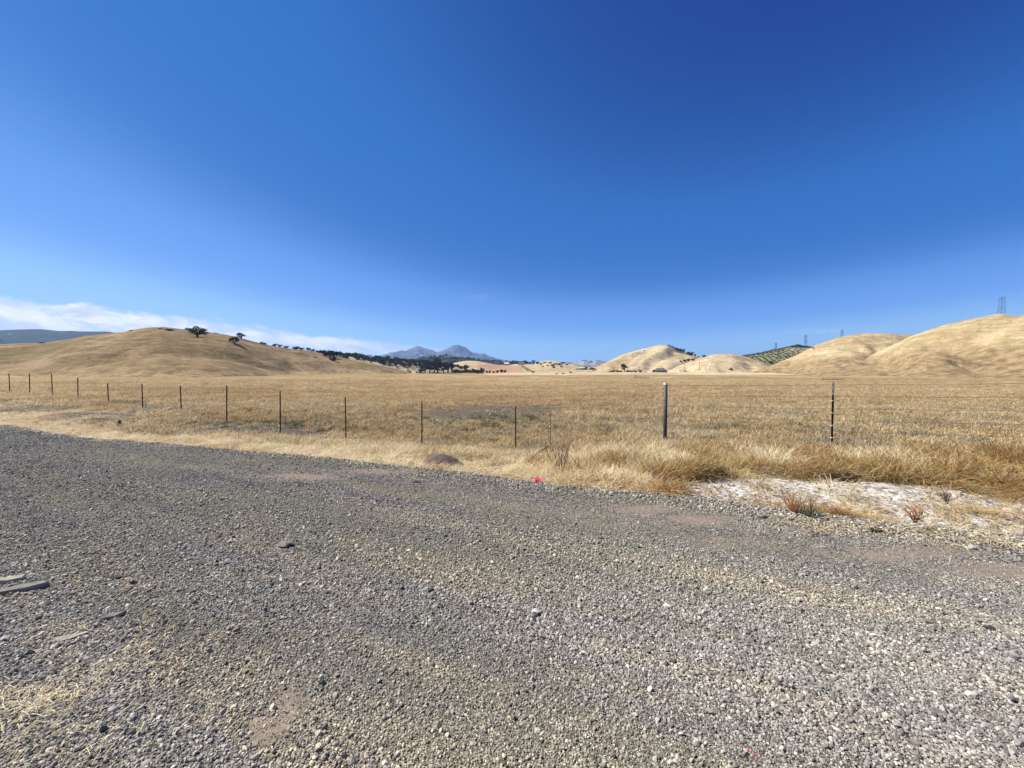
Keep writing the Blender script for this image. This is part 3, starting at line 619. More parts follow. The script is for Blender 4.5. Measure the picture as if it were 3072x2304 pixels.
# ---------------------------------------------------------------- fence
M_rust = plain('rusty_steel', (.055, .035, .03), .8, .3, .4, 40); M_black = plain('black_steel', (.012, .012, .014), .55, .3, .3, 40)
M_galv = plain('weathered_pipe', (.07, .07, .075), .6, .4, .35, 30); M_white = plain('white_cap', (.70, .68, .64), .7, 0, .15, 30); M_wire = plain('fence_wire', (.10, .09, .085), .5, .6, .2, 60, 0)
M_greypaint = plain('bare_post_top', (.30, .31, .30), .6, .2, .3, 30)
fence_top = [(2500,1148,7.75,1), (1997,1150,9.0,2)] + [(px, ty, 10.3 * (1 + i * .1173), 0) for i, (px, ty) in enumerate([(1547,1218),(1264,1203),(1036,1192),(838,1172),(677,1156),(541,1157),(425,1152),(323,1150),(231,1133),(154,1122),(86,1121),(26,1120)])]
fence_top = [(3245,1140,6.5,0)] + fence_top
fr = empty('wire_fence', (0, 10, 0)); tag(fr, 'wire fence on dark steel posts running between the road verge and the field', 'fence')
tops = []
for (px, ty, Y, k) in fence_top:
    tp = at(px, ty, Y); gz_ = float(ground_z(tp.x, tp.y)); tops.append((tp, gz_, k)); H = tp.z
    O = fr.location; c = Vector((tp.x, tp.y, 0)) - O; lean = Vector((random.uniform(-.02, .02), random.uniform(-.01, .02), 0)) if k == 0 else Vector((0, 0, 0))
    L = lambda z: tuple(c + lean * (z - gz_) + Vector((0, 0, z)))
    if k == 2:
        p = MB().tube([L(gz_ - .3), L(H - .01)], .042, 16).build('post', M_galv, fr, True); p['label'] = 'thick round grey pipe post'
        MB().tube([L(H - .035), L(H + .012)], .046, 16).build('cap', M_white, p)
        for zz in (1.06, .81, .56, .31): MB().tube([L(gz_ + zz - .006), L(gz_ + zz + .006)], .046, 14).build('wire_tie', M_wire, p)
    else:
        def tsec(z0, z1, m, nm, par):
            b = MB(); a, bb = Vector(L(z0)), Vector(L(z1)); mid = (a + bb) / 2; Lg = (bb - a).length; rt = Vector((0, 0, 1)).rotation_difference((bb - a).normalized()).to_matrix() @ Matrix.Rotation(R(-22), 3, 'Z')
            b.box(mid, (.034, .005, Lg), rt); b.box(mid + rt @ Vector((0, .0185, 0)), (.005, .032, Lg), rt)
            for q in range(int(Lg / .054)): b.box(a + (bb - a) * ((q + .5) * .054 / Lg) + rt @ Vector((0, -.006, 0)), (.012, .008, .012), rt)
            return b.build(nm, m, par)
        if k == 1:
            p = tsec(gz_ - .3, H - .25, M_black, 'post', fr); p['label'] = 'black steel post with a bare grey top'; tsec(H - .25, H, M_greypaint, 'post_top', p)
            for zz in (1.06, .81, .56, .31): MB().box(L(gz_ + zz), (.045, .05, .008)).build('wire_tie', M_white, p)
        else: p = tsec(gz_ - .3, H, M_rust, 'post', fr)
def wire(idx, hs_, rad, sag):
    b = MB()
    for hh_ in hs_:
        for a_, b_ in zip(idx[:-1], idx[1:]):
            (A_, ga, _), (B_, gb, _) = tops[a_], tops[b_]
            pa_ = Vector((A_.x, A_.y, A_.z - 1.22 + hh_)) - fr.location; pb_ = Vector((B_.x, B_.y, B_.z - 1.22 + hh_)) - fr.location
            pts = [pa_.lerp(pb_, q / 10) - Vector((0, .03, sag * 4 * (q / 10) * (1 - q / 10))) for q in range(11)]; b.tube(pts, rad, 5)
            L_ = (pb_ - pa_).length
            for q in range(1, int(L_ / .13)):
                c_ = pa_.lerp(pb_, q * .13 / L_) - Vector((0, .03, sag * 4 * (q * .13 / L_) * (1 - q * .13 / L_))); b.tube([c_ + Vector((-.008, 0, -.012)), c_ + Vector((.008, 0, .012))], .0016, 3)
    return b
for hh_ in (1.18, .94, .70, .46, .24): wire([0, 1, 2], [hh_], .0026, .012).build('wire', M_wire, fr)
for hh_ in (.94, .46): wire(list(range(2, 15)), [hh_], .0018, .03).build('wire', M_wire, fr)
# corner stay wires near the pipe post
st = at(1651, 1235, 9.9); stg = float(ground_z(st.x, st.y))
o = MB().tube([(0, 0, -.1), (.01, 0, .5), (0, 0, st.z - stg)], .006, 6).build('stake', M_rust); o.location = (st.x, st.y, stg); tag(o, 'thin rusty upright rod in the grass left of the grey pipe post', 'stake')
sa = at(1645, 1338, 9.0); sb = at(1572, 1392, 7.4)
o = MB().tube([(0, 0, 0), tuple((sb - sa) * .5 + Vector((0, 0, .03))), tuple(sb - sa)], [.022, .017, .008], 7).build('stick', plain('dead_wood', (.24, .17, .10), .9, 0, .3, 20)); o.location = sa; tag(o, 'weathered stick leaning diagonally in the straw by the leafless bush', 'stick')

# ---------------------------------------------------------------- rocks and small things near the road
def gpt(px, py, zf=ground_z):
    d = ray(px, py); Yk = np.geomspace(1, 60, 3000); zz = EYE + d[2] / d[1] * Yk; b = np.nonzero(zf(d[0] / d[1] * Yk, Yk) > zz)[0][0]
    return Vector((d[0] / d[1] * Yk[b], Yk[b], zz[b]))
def rockmat(name, c, sc=20):
    m, t = mat(name); o = t.add('ShaderNodeTexCoord').outputs['Object']; n = t.noise(o, sc, 8, .65); n2_ = t.noise(o, 4, 4, .6)
    t.put(t.p.inputs['Base Color'], t.alb(t.ramp(t.m('ADD', t.m('MULTIPLY', n, .5), t.m('MULTIPLY', n2_, .5)), [(.35, tuple(v * .6 for v in c)), (.5, c), (.68, tuple(min(1, v * 1.45) for v in c))])))
    t.put(t.p.inputs['Normal'], t.add('ShaderNodeBump', None, Strength=.6, Distance=.02, Height=n)); return m
R_brown, R_grey, R_dark, R_pale, R_tan = rockmat('brown_rock', (.165, .115, .10), 35), rockmat('grey_rock', (.29, .265, .23)), rockmat('dark_rock', (.10, .095, .09)), rockmat('pale_rock', (.85, .81, .71)), rockmat('tan_rock', (.46, .41, .32))
def rock(px, py, wpx, m, label, sq=(1, .7, .35), rz=0, seed=1, cat='rock', sub=3, name='rock', tilt=0, group=None, cuts=9, lift=.75):
    p = gpt(px, py, road_z); r_ = wpx / 2 * p.y / FP
    o = rock_mesh(name, m, sub, sq, seed, cuts, link=True); o.location = (p.x, p.y, p.z + r_ * sq[2] * lift); o.scale = (r_,) * 3; o.rotation_euler = (tilt, 0, rz); tag(o, label, cat, group); return o
# big smooth brown mound of rock
p = gpt(1322, 1402, road_z); r_ = 58 * p.y / FP
n_a, n_r = 48, 16; V = [(0, 0, 1)]; F = []
for i in range(1, n_r + 1):
    q = i / n_r
    for j in range(n_a):
        a = 2 * math.pi * j / n_a; rad = q * (1 + .10 * math.cos(a * 2 + .6) + .05 * math.sin(a * 3) + (.05 * math.sin(a * 5 + 1)))
        hz = max(0, 1 - q ** 2.3) * (1 + .10 * q * math.cos(a - 2.6)) ; V.append((rad * math.cos(a) - .12 * (1 - q), .8 * rad * math.sin(a), hz + .05 * math.sin(5 * a) * q * (1 - q) - (.35 if i == n_r else 0)))
for j in range(n_a): F.append([0, 1 + j, 1 + (j + 1) % n_a])
for i in range(n_r - 1):
    for j in range(n_a): a0 = 1 + i * n_a; F.append([a0 + j, a0 + n_a + j, a0 + n_a + (j + 1) % n_a, a0 + (j + 1) % n_a])
o = mesh_py('boulder', [Vector(v) for v in V], F, R_brown, None, True); o.location = (p.x, p.y + r_ * .5, p.z - .02); o.scale = (r_ * 1.08, r_, r_ * .62); tag(o, 'low smooth reddish brown boulder at the edge of the gravel', 'boulder')
def slab(px, py, wpx, lpx_ratio, hh_, m, rz, label, seed):
    p = gpt(px, py, road_z); r_ = wpx / 2 * p.y / FP; r = random.Random(seed)
    pts = [(math.cos(a) * (1 + r.uniform(-.18, .12)), math.sin(a) * lpx_ratio * (1 + r.uniform(-.2, .15))) for a in np.linspace(0, 6.283, 10)[:-1]]
    b = MB(); n_ = len(pts)
    for z_, k_ in ((-.01, 1.0), (hh_ * .75, 1.0), (hh_, .93)):
        for (a_, c_) in pts: b.v.append(Vector((a_ * r_ * k_, c_ * r_ * k_, z_ + (r.uniform(-.006, .006) if z_ > 0 else 0))))
    for l_ in (0, 1):
        for i in range(n_): j = (i + 1) % n_; b.f.append([l_*n_ + i, l_*n_ + j, (l_+1)*n_ + j, (l_+1)*n_ + i])
    b.v.append(Vector((0, 0, hh_ + .004)))
    for i in range(n_): b.f.append([2*n_ + i, 2*n_ + (i + 1) % n_, 3*n_])
    o = b.build('rock_slab', m); o.location = p; o.rotation_euler = (R(5), R(-3), rz); tag(o, label, 'rock'); return o
slab(70, 1772, 130, .22, .035, R_grey, R(24), 'long thin grey rock slab with a black shaded front, at the left edge', 3)
slab(25, 1745, 90, .30, .03, R_tan, R(20), 'pale tan rock slab lying just behind the long grey slab', 4)
slab(340, 1852, 60, .36, .02, R_grey, R(35), 'grey wedge shaped slab standing out of the gravel near the left edge', 5)
slab(205, 1915, 100, .26, .012, R_tan, R(30), 'flat tan slab sunk into the gravel above the straw litter', 6)
rock(852, 1640, 56, R_tan, 'greenish tan rock casting a black shadow, largest stone on the gravel', (1, .6, .40), .3, 11)
rock(600, 1692, 40, R_grey, 'small flat grey rock left of the tan rock', (1, .6, .34), .4, 12)
rock(345, 1735, 52, R_dark, 'thin dark rock flake lying in the gravel', (1, .35, .2), -.1, 13)
rock(570, 1778, 26, R_grey, 'rounded grey stone below the small flat grey rock', (1, .8, .6), 0, 14)
rock(1610, 1842, 34, R_pale, 'whitish lumpy stone near the middle of the gravel', (1, .7, .5), .2, 15)
rock(1175, 2015, 30, R_tan, 'tan angular stone on the lower middle gravel', (1, .9, .5), .6, 16)
rock(2003, 1822, 30, R_pale, 'pale angular stone with dark side, right of the whitish lumpy stone', (1, .6, .45), -.4, 17)
rock(1980, 1705, 18, R_dark, 'small black stone on the gravel below the brownish patch', (1, .7, .5), 0, 18)
rock(2135, 2138, 34, R_tan, 'pinkish tan stone in the lower right gravel', (1, .8, .45), -.2, 19)
rock(2566, 2042, 30, R_pale, 'smooth cream stone in the right gravel', (1, .7, .45), -.4, 20)
rock(1945, 1955, 26, R_grey, 'blocky light grey stone between the pale and pinkish stones', (1, .9, .6), .3, 21)
rock(2790, 1868, 34, R_grey, 'dark edged grey stone at the right side of the road', (1, .6, .4), -.3, 22)
rock(2970, 1890, 36, R_dark, 'dark stone nearest the right edge of the road', (1, .5, .4), -.3, 23)
rock(2820, 2140, 44, R_grey, 'large smooth grey stone in the lower right corner', (1, .5, .25), -.5, 24)
rock(2010, 2290, 22, R_pale, 'white stone at the bottom edge of the gravel', (1, .8, .5), 0, 25)
rock(1685, 1455, 40, R_dark, 'flat black rock at the gravel edge right of the pink ribbon', (1, .6, .35), 0, 26)
rock(1545, 1458, 30, R_grey, 'flat light grey rock left of the pink ribbon', (1, .6, .35), 0, 27)
rock(1232, 1396, 24, R_dark, 'dark rock at the gravel edge left of the brown boulder', (1, .7, .5), 0, 28)
rock(1250, 1448, 30, R_dark, 'thin dark rock on the gravel below the brown boulder', (1, .5, .25), 0, 29)
rock(2285, 1553, 30, R_grey, 'grey rock in the dark stone bank along the straw', (1, .6, .5), 0, 30)
rock(2627, 1595, 38, R_dark, 'dark lump in the stone bank below the pale patch', (1, .6, .5), 0, 31)
rock(2915, 1646, 28, R_pale, 'rounded pale stone in the bank at the right', (1, .7, .6), 0, 32)
# mound of brown earth
p = gpt(1690, 1440, road_z)
o = rock_mesh('dirt_mound', rockmat('brown_earth', (.20, .145, .085), 40), 4, (1, .55, .22), 61, 3, link=True, smooth=True); o.location = (p.x + .1, p.y + .25, p.z - .01); o.scale = (.34,) * 3; tag(o, 'low heap of brown earth under the leafless bush', 'dirt heap')
# pink ribbon
M_pink = plain('pink_ribbon', (.45, .05, .11), .5, 0, .25, 30, 0)
p = gpt(1605, 1450, road_z); V = []; F = []; r = random.Random(4)
for b_ in range(9):
    a = r.uniform(-.6, .6); x0, y0 = r.uniform(-.06, .02), r.uniform(-.05, .09); L_ = r.uniform(.05, .12); k0 = len(V); z0 = r.uniform(.01, .05)
    for q in range(7):
        f_ = q / 6; V += [(x0 + L_ * f_ * math.cos(a), y0 + L_ * f_ * math.sin(a) - .011, z0 + .016 * math.sin(f_ * 7 + b_)), (x0 + L_ * f_ * math.cos(a), y0 + L_ * f_ * math.sin(a) + .011, z0 + .016 * math.cos(f_ * 6 + b_) + .012)]
    for q in range(6): j = k0 + 2 * q; F.append([j, j + 1, j + 3, j + 2])
o = mesh_py('marking_ribbon', [Vector(v) for v in V], F, M_pink); sm = o.modifiers.new('thickness', 'SOLIDIFY'); sm.thickness = .0012; o.location = p; tag(o, 'crumpled bright pink marking ribbon at the edge of the gravel', 'ribbon')
p = gpt(2255, 2270, road_z); o = MB().tube([(-.025 + .007 * q, .035 - .009 * q + .010 * math.sin(q * .5), .012) for q in range(8)], .0010, 5).build('red_string', plain('red_string', (.55, .05, .05), .6, 0, .2, 20, 0)); o.location = p; tag(o, 'short curved red string lying on the gravel', 'string')
# stump-like old post
p = gpt(357, 1283, road_z); o = MB().tube([(0, 0, -.1), (.01, 0, .12), (.03, 0, .24)], [.05, .045, .03], 8).build('stump', R_dark); o.location = p; tag(o, 'short dark broken post stub in the straw on the left', 'post stub')
# leafless bush
def bush(px, py, h, label, m, n_=16, seed=3):
    p = gpt(px, py, road_z); r = random.Random(seed); b = MB()
    def grow(p0, d, L_, rad, lv):
        pts = [p0]; dd = d.copy()
        for _ in range(4): dd = (dd + Vector((r.uniform(-.22, .22), r.uniform(-.22, .22), r.uniform(-.05, .15)))).normalized(); pts.append(pts[-1] + dd * L_ / 4)
        b.tube(pts, [rad * (1 - .17 * i) for i in range(5)], 5)
        if lv:
            for _ in range(3): k_ = r.randint(1, 4); grow(pts[k_], (dd + Vector((r.uniform(-.8, .8), r.uniform(-.8, .8), r.uniform(-.1, .5)))).normalized(), L_ * r.uniform(.4, .65), rad * .55, lv - 1)
    for i in range(n_): a = r.uniform(0, 6.28); grow(Vector((0, 0, 0)), Vector((math.cos(a) * r.uniform(.1, .8), math.sin(a) * r.uniform(.1, .8), 1)).normalized(), h * r.uniform(.5, .8), .0055, 2)
    o = b.build('leafless_bush', m); o.location = p + Vector((0, .2, 0)); tag(o, label, 'bush'); return o
M_twig = plain('dark_twigs', (.10, .065, .05), .9, 0, .3, 20, 0); M_twig2 = plain('rust_twigs', (.30, .15, .07), .9, 0, .3, 20, 0)
bush(1688, 1432, .72, 'dark leafless twiggy bush behind the earth heap, right of the pink ribbon', M_twig, 9, 3)
bush(2420, 1568, .27, 'rust brown dead bush at the stone bank in front of the pale patch', M_twig2, 20, 5)
bush(2470, 1580, .25, 'olive brown dead bush just right of the rust brown one', plain('olive_twigs', (.22, .19, .09), .9, 0, .3, 20, 0), 20, 6)
bush(2810, 1595, .20, 'small wiry dead bush on the pale patch toward the right edge', M_twig2, 14, 8)
bush(2900, 1530, .17, 'small grey dead bush in the middle of the pale patch', M_twig, 10, 9)
bush(1995, 1480, .27, 'rust coloured grass bush at the left end of the pale patch', M_twig2, 18, 10)

# ---------------------------------------------------------------- trees
M_bark = plain('bark', (.09, .065, .045), .95, 0, .3, 2, .5)
def leafmat(name, a, b_):
    m, t = mat(name); ri = t.add('ShaderNodeObjectInfo').outputs['Random']
    n = t.noise(t.add('ShaderNodeTexCoord').outputs['Object'], .9, 3, .6); f = t.m('ADD', t.m('MULTIPLY', n, .8), t.m('MULTIPLY', t.m('SUBTRACT', ri, .5), .3))
    c = t.ramp(f, [(.25, a), (.6, b_)]); t.put(t.p.inputs['Base Color'], c)
    t.l.new(t.add('ShaderNodeMixShader', None, _0=.2, _1=t.p, _2=t.add('ShaderNodeBsdfTranslucent', None, Color=c)).outputs[0], t.out.inputs[0]); return m
L_oak = leafmat('oak_leaves', (.010, .016, .008), (.036, .046, .020)); L_green = leafmat('green_leaves', (.022, .042, .014), (.06, .095, .03)); L_brown = leafmat('bronze_leaves', (.035, .025, .018), (.08, .055, .035))
def crown_arrays(W_, H_, z0, nl, nq, q, seed, flat=.6):
    r = np.random.default_rng(seed); C = []
    while len(C) < nl:
        v = r.uniform(-1, 1, 3)
        if np.linalg.norm(v) < 1 and np.linalg.norm(v) > .35: C.append((v[0] * W_ * .38, v[1] * W_ * .38, z0 + H_ * .42 + v[2] * H_ * .36))
    C = np.array(C); lr = r.uniform(.16, .27, nl) * W_ * .5 * 1.3
    li = r.integers(0, nl, nq); d = r.normal(0, 1, (nq, 3)); d /= np.linalg.norm(d, axis=1)[:, None]
    c = C[li] + d * (lr[li] * r.uniform(.6, 1.05, nq))[:, None] * np.array([1, 1, flat])
    a = r.normal(0, 1, (nq, 3)); a /= np.linalg.norm(a, axis=1)[:, None]; b_ = np.cross(a, r.normal(0, 1, (nq, 3))); b_ /= np.linalg.norm(b_, axis=1)[:, None]
    s_ = (q * r.uniform(.6, 1.3, nq))[:, None]; v = np.stack([c - a*s_, c - b_*s_*.6, c + a*s_, c + b_*s_*.6], 1).reshape(-1, 3)
    return v, np.arange(nq * 4).reshape(-1, 4), C
def tree_proto(W_, H_, trunk, nl, nq, q, leaf, seed, flat=.6, name='oak_tree'):
    root = bpy.data.objects.new(name, None)
    v, f, C = crown_arrays(W_, H_ - trunk, trunk, nl, nq, q, seed, flat)
    cr = mesh_np('crown', v, f, leaf, link=False); r = random.Random(seed); b = MB()
    tr_ = .028 * (W_ + H_); b.tube([(0, 0, -.6), (r.uniform(-.1, .1), 0, trunk * .6), (r.uniform(-.2, .2), r.uniform(-.2, .2), trunk * 1.1 + .2)], [tr_ * 1.4, tr_, tr_ * .75], 8)
    for c in C[:8]: b.tube([(0, 0, trunk * .8), tuple(np.array([c[0] * .5, c[1] * .5, trunk + (c[2] - trunk) * .45])), tuple(c)], [tr_ * .55, tr_ * .3, tr_ * .1], 5)
    tk = MB.build; me = bpy.data.meshes.new('trunk'); me.from_pydata([tuple(a) for a in b.v], [], b.f); me.materials.append(M_bark); tk = bpy.data.objects.new('trunk', me)
    return root, cr, tk
PROTO = {
 'oak': [tree_proto(1.3, .95, .13, 26, 1100, .045, L_oak, 900 + i) for i in range(3)],
 'bush': [tree_proto(1.25, .85, .04, 16, 900, .05, L_oak, 920 + i, .8) for i in range(3)],
 'tall': [tree_proto(.85, 1.0, .20, 18, 1000, .045, L_oak, 940 + i, .9) for i in range(3)],
 'green': [tree_proto(1.2, .9, .05, 14, 800, .05, L_green, 960 + i, .8) for i in range(2)],
 'brown': [tree_proto(1.0, .95, .12, 14, 800, .05, L_brown, 980 + i, .8) for i in range(2)],
}
NAMES = dict(oak='oak_tree', bush='bushy_oak', tall='tall_tree', green='green_shrub', brown='bronze_shrub')
N_TREE = [0]
def tree(px, py, wpx, hpx, kind, label, group=None, cat=None):
    """base at photo pixel; width and height given in photo pixels at that distance"""
    p = hit(px, py)
    if p is None: return
    N_TREE[0] += 1; root, cr, tk = random.choice(PROTO[kind]); nm = NAMES[kind]
    W0 = {'oak': 1.15, 'bush': 1.1, 'tall': .75, 'green': 1.05, 'brown': .9}[kind]
    o = bpy.data.objects.new(nm, None); COL.objects.link(o); o.location = (p.x, p.y, p.z - .1)
    h = hpx * p.y / FP; w__ = wpx * p.y / FP / W0; o.scale = (w__, w__, h / .95); o.rotation_euler = (0, 0, random.uniform(0, 6.28)); o.empty_display_size = .3
    for src in (tk, cr):
        c = src.copy(); COL.objects.link(c); c.parent = o
    tag(o, label, cat or ('shrub' if 'shrub' in nm else 'tree'), group)
ORD = 'first second third fourth fifth sixth seventh eighth ninth tenth eleventh twelfth thirteenth fourteenth fifteenth sixteenth seventeenth eighteenth nineteenth twentieth'.split()
tree(592, 1011, 54, 38, 'oak', 'big spreading oak with gaps in its crown, alone on top of the brown hill')
tree(703, 1029, 29, 25, 'bush', 'round black-looking oak just below the crest, right of the big spreading oak')
tree(724, 1016, 24, 22, 'oak', 'small umbrella shaped oak on the crest, highest right of the big oak')
tree(510, 991, 26, 6, 'bush', 'low dark bush on the crest left of the big spreading oak', cat='bush'); tree(480, 987, 12, 4, 'bush', 'tiny low bush left of the low dark crest bush', cat='bush')
tree(395, 993, 18, 3.5, 'bush', 'low scrub on the left shoulder of the brown hill', cat='bush'); tree(127, 1030, 20, 5, 'bush', 'low bush on the far left slope of the brown hill', cat='bush'); tree(2, 1029, 14, 16, 'bush', 'dark tree cut by the left edge of the photo')
tree(648, 1000, 12, 3, 'bush', 'tiny bush between the big oak and the round oak', cat='bush')
ridge = [(785,1031,14,9),(796,1032,11,7),(825,1035,15,11),(840,1037,16,11),(858,1040,18,9),(888,1045,26,14),(905,1046,20,9),(925,1048,16,12),(939,1050,14,10),(950,1051,14,8),(959,1052,12,12),(971,1054,12,12)]
for i, (a, b_, c, d) in enumerate(ridge): tree(a, b_ + 1, c, d, 'bush', f'{ORD[i]} dark oak from the left in the row along the sloping crest', 'oaks in the crest row')
cl4 = [(975,1068,26,24,'leftmost oak of the big dark clump standing on the slope'),(990,1072,30,28,'tallest oak in the middle of the big dark clump on the slope'),(1003,1073,24,27,'right oak of the big dark clump on the slope'),(1000,1083,22,20,'lowest oak of the big dark clump, at its lower right'),(966,1058,12,12,'small oak at the top left of the big dark clump')]
for a, b_, c, d, l in cl4: tree(a, b_, c, d, 'bush', l)
tree(945, 1072, 10, 4, 'bush', 'tiny low bush in the open grass left of the big dark clump', cat='bush')
Q = lambda x, y: (700 + x * .3617, 950 + y * .3617)
slope = [(880,305,40,30),(905,315,30,25),(940,318,30,28),(965,330,35,30),(990,335,35,30),(1010,345,30,28),(1040,350,40,35),(1070,352,45,38),(1100,362,35,30),(1130,365,40,32),(1160,372,35,30),(1190,352,40,28),(1215,350,25,25),(1240,392,65,48),(1210,385,35,30),
         (1275,375,40,32),(1300,398,40,40),(1330,385,45,35),(1345,412,40,30),(1372,365,40,25),(1385,405,35,30),(1415,420,50,35),(1410,375,35,28),(1440,395,30,25),(1460,415,40,30),(1480,380,50,28),(1500,400,40,30),(1520,420,40,32),(1545,385,45,28),(1575,395,45,35),(1610,390,40,30),(1560,425,45,35),(1640,385,40,30),(1660,365,35,25)]
for k_ in range(34):
    a = 860 + 22 * k_ + random.uniform(-8, 8); b_ = 300 + .155 * (a - 860) * (1 if a < 1500 else .8) + random.uniform(-12, 16); slope.append((a, b_, random.uniform(22, 42), random.uniform(20, 34)))
for i, (a, b_, c, d) in enumerate(slope):
    X_, Y_ = Q(a, b_); w1 = 'upper' if i % 2 == 0 else 'lower'
    tree(X_, Y_, c * .46, d * .50, random.choice(['bush', 'oak', 'bush']), 'dark oak scattered on the pale slope between the big clump and the tall grove', 'oaks on the pale slope')
grove = [(1262,1119,20,20,'bush','low round tree at the left end of the tall grove'),(1275,1119,22,30,'tall','first tall trunked tree at the left of the grove'),(1290,1119,28,38,'tall','second tall trunked tree of the grove, beside the lowest left one'),
 (1304,1119,24,34,'tall','third tree of the grove, with a narrow crown'),(1314,1119,32,52,'tall','tallest tree of the grove, standing at its centre'),(1330,1119,26,36,'tall','tree just right of the tallest one in the grove'),(1343,1119,28,40,'tall','wide tree second from the right in the grove'),(1355,1119,22,36,'tall','rightmost tall tree of the grove, beside the green shrubs')]
for a, b_, c, d, k_, l in grove: tree(a, b_, c, d, k_, l)
for i in range(17):
    a = 1362 + i * 5.2; tree(a, 1120 + .05 * (a - 1362) * .3, 14, 13 + random.uniform(-3, 4), 'green', 'dense green orchard shrub in the row between the tall grove and the bronze shrubs', 'green orchard shrubs')
tree(1397, 1116, 20, 24, 'tall', 'round dark tree rising out of the green orchard shrubs')
br = [(1420,16,18),(1432,12,14),(1447,18,20),(1461,9,11),(1469,10,12),(1481,10,9),(1492,12,11),(1505,13,15),(1515,12,13)]
for i, (a, c, d) in enumerate(br): tree(a, 1121.5 - .02 * (a - 1420), c, d, 'brown', f'{ORD[i]} bronze leaved shrub from the left along the foot of the ploughed hill', 'bronze shrubs')
tree(1600, 1118, 15, 7, 'bush', 'low dark round bush at the foot of the dirt track', cat='bush'); tree(1712, 1120, 11, 7, 'brown', 'cone shaped brown bush on the pale stubble', cat='bush')
tree(1669, 1122, 10, 4, 'bush', 'left one of two flat bushes beyond the pale stubble', cat='bush'); tree(1690, 1122, 10, 5, 'bush', 'right one of two flat bushes beyond the pale stubble', cat='bush')
top_r = [(1552,1090,12,8),(1577,1092,16,15),(1590,1092,12,10),(1601,1092,12,17),(1612,1092,14,10),(1622,1094,12,7)]
for i, (a, b_, c, d) in enumerate(top_r): tree(a, b_, c, d, 'bush', f'{ORD[i]} dark tree from the left on the crest behind the ploughed hill', 'crest trees')
kn = [(1628,1100,9,4),(1643,1098,10,5),(1658,1099,16,9),(1661,1104,12,6),(1668,1093,12,6),(1680,1096,16,9),(1684,1102,10,5),(1690,1091,18,7),(1700,1095,12,5),(1634,1089,14,4),(1650,1090,12,5)]
for i, (a, b_, c, d) in enumerate(kn): tree(a, b_, c, d, 'bush', 'dark oak scattered over the small pale knoll', 'oaks on the knoll')
for a, c, d in [(1733,10,5),(1741,12,5),(1757,16,11),(1766,12,14),(1775,12,10),(1783,10,6),(1750,10,6)]: tree(a, 1109, c, d, 'bush', 'small dark tree around the distant white house', 'trees by the white house')
tree(1873, 1113, 22, 27, 'oak', 'tall dark tree alone at the foot of the steep golden hill')
for i, (a, c, d) in enumerate([(1832,12,6),(1842,14,8),(1852,14,9),(1862,10,8),(1884,10,6),(1895,12,6),(1905,12,8),(1922,12,10),(1935,8,4)]): tree(a, 1116 + .01 * (a - 1832), c, d, 'bush', f'{ORD[i]} low bush from the left in the hedge beside the lone tall tree', 'hedge bushes')
gr = [(2008,1039,14,6),(2016,1043,14,6),(2026,1047,12,7),(2034,1051,12,9),(2043,1055,14,12),(2052,1057,10,14),(2066,1064,16,12),(2075,1067,18,14),(2085,1069,9,9),(2096,1071,8,4),(2112,1071,14,8)]
for i, (a, b_, c, d) in enumerate(gr): tree(a, b_, c, d, 'bush', f'{ORD[i]} dark tree from the top on the right shoulder of the steep golden hill', 'trees on the golden shoulder')
for i, (a, b_, c, d) in enumerate([(2042,1086,10,7),(2054,1085,14,9),(2066,1083,16,10),(2078,1082,12,9)]): tree(a, b_, c, d, 'bush', f'{ORD[i]} shrub from the left in the dark thicket low on the steep golden hill', 'thicket on the golden hill', 'shrub')
tree(2192, 1110, 13, 8, 'bush', 'round black bush at the foot of the low rounded hill', cat='bush'); tree(2055, 1114, 9, 3, 'bush', 'tiny bush left of the round black bush by the power poles', cat='bush')
tree(1932, 1052, 6, 3, 'bush', 'tiny bush on the left crest of the steep golden hill', cat='bush')
for i, (a, b_, c, d) in enumerate([(2382,1043,12,8),(2395,1041,14,12),(2405,1042,12,9),(2414,1043,12,7),(2424,1043,12,7),(2433,1044,12,6),(2441,1046,8,5)]): tree(a, b_, c, d, 'bush', f'{ORD[i]} tree from the left on the crest above the orchard rows', 'trees above the orchard')
tree(2313, 1092, 16, 12, 'bush', 'darkest tree at the bottom of the orchard hillside')

def clumps(name, spec, leaf, label):
    """many far shrubs that read as one mass"""
    Vs, Fs, n0 = [], [], 0
    for (p, w__, h, sd) in spec:
        v, f, _ = crown_arrays(w__, h, 0, 6, 70, .11 * w__, sd, .8); Vs.append(v + np.array(p)); Fs.append(f + n0); n0 += len(v)
    o = mesh_np(name, np.concatenate(Vs), np.concatenate(Fs), leaf); tag(o, label, kind='stuff'); return o
spec = []; O_ = HILLS['orchard']
for row in range(44):
    for k_ in range(26):
        x0 = 300 + row * 9.0 ; y0 = 610 + k_ * 9.5; x_ = x0 + k_ * 3.5 + random.uniform(-1, 1); y_ = y0 + random.uniform(-1.5, 1.5)
        u_ = 1536 + FP * x_ / y_
        if not (2215 < u_ < 2400) or random.random() < .12: continue
        zz = float(O_.z(np.array([x_]), np.array([y_]))[0])
        if zz > 3: spec.append(((x_, y_, zz - .3), random.uniform(4.5, 7), random.uniform(3, 4.5), len(spec)))
for u_ in np.arange(2228, 2392, 3.0):                # hedge along the crest
    D_, Z_ = O_.crest(np.array([(u_ - 1536) / FP])); y_ = D_[0] - 8; x_ = (u_ - 1536) / FP * y_; spec.append(((x_, y_, float(O_.z(np.array([x_]), np.array([y_]))[0]) - .5), 5, 3.2, len(spec)))
clumps('orchard_shrubs', spec, L_green, 'dark green orchard rows covering the hillside between two golden hills')
spec = []
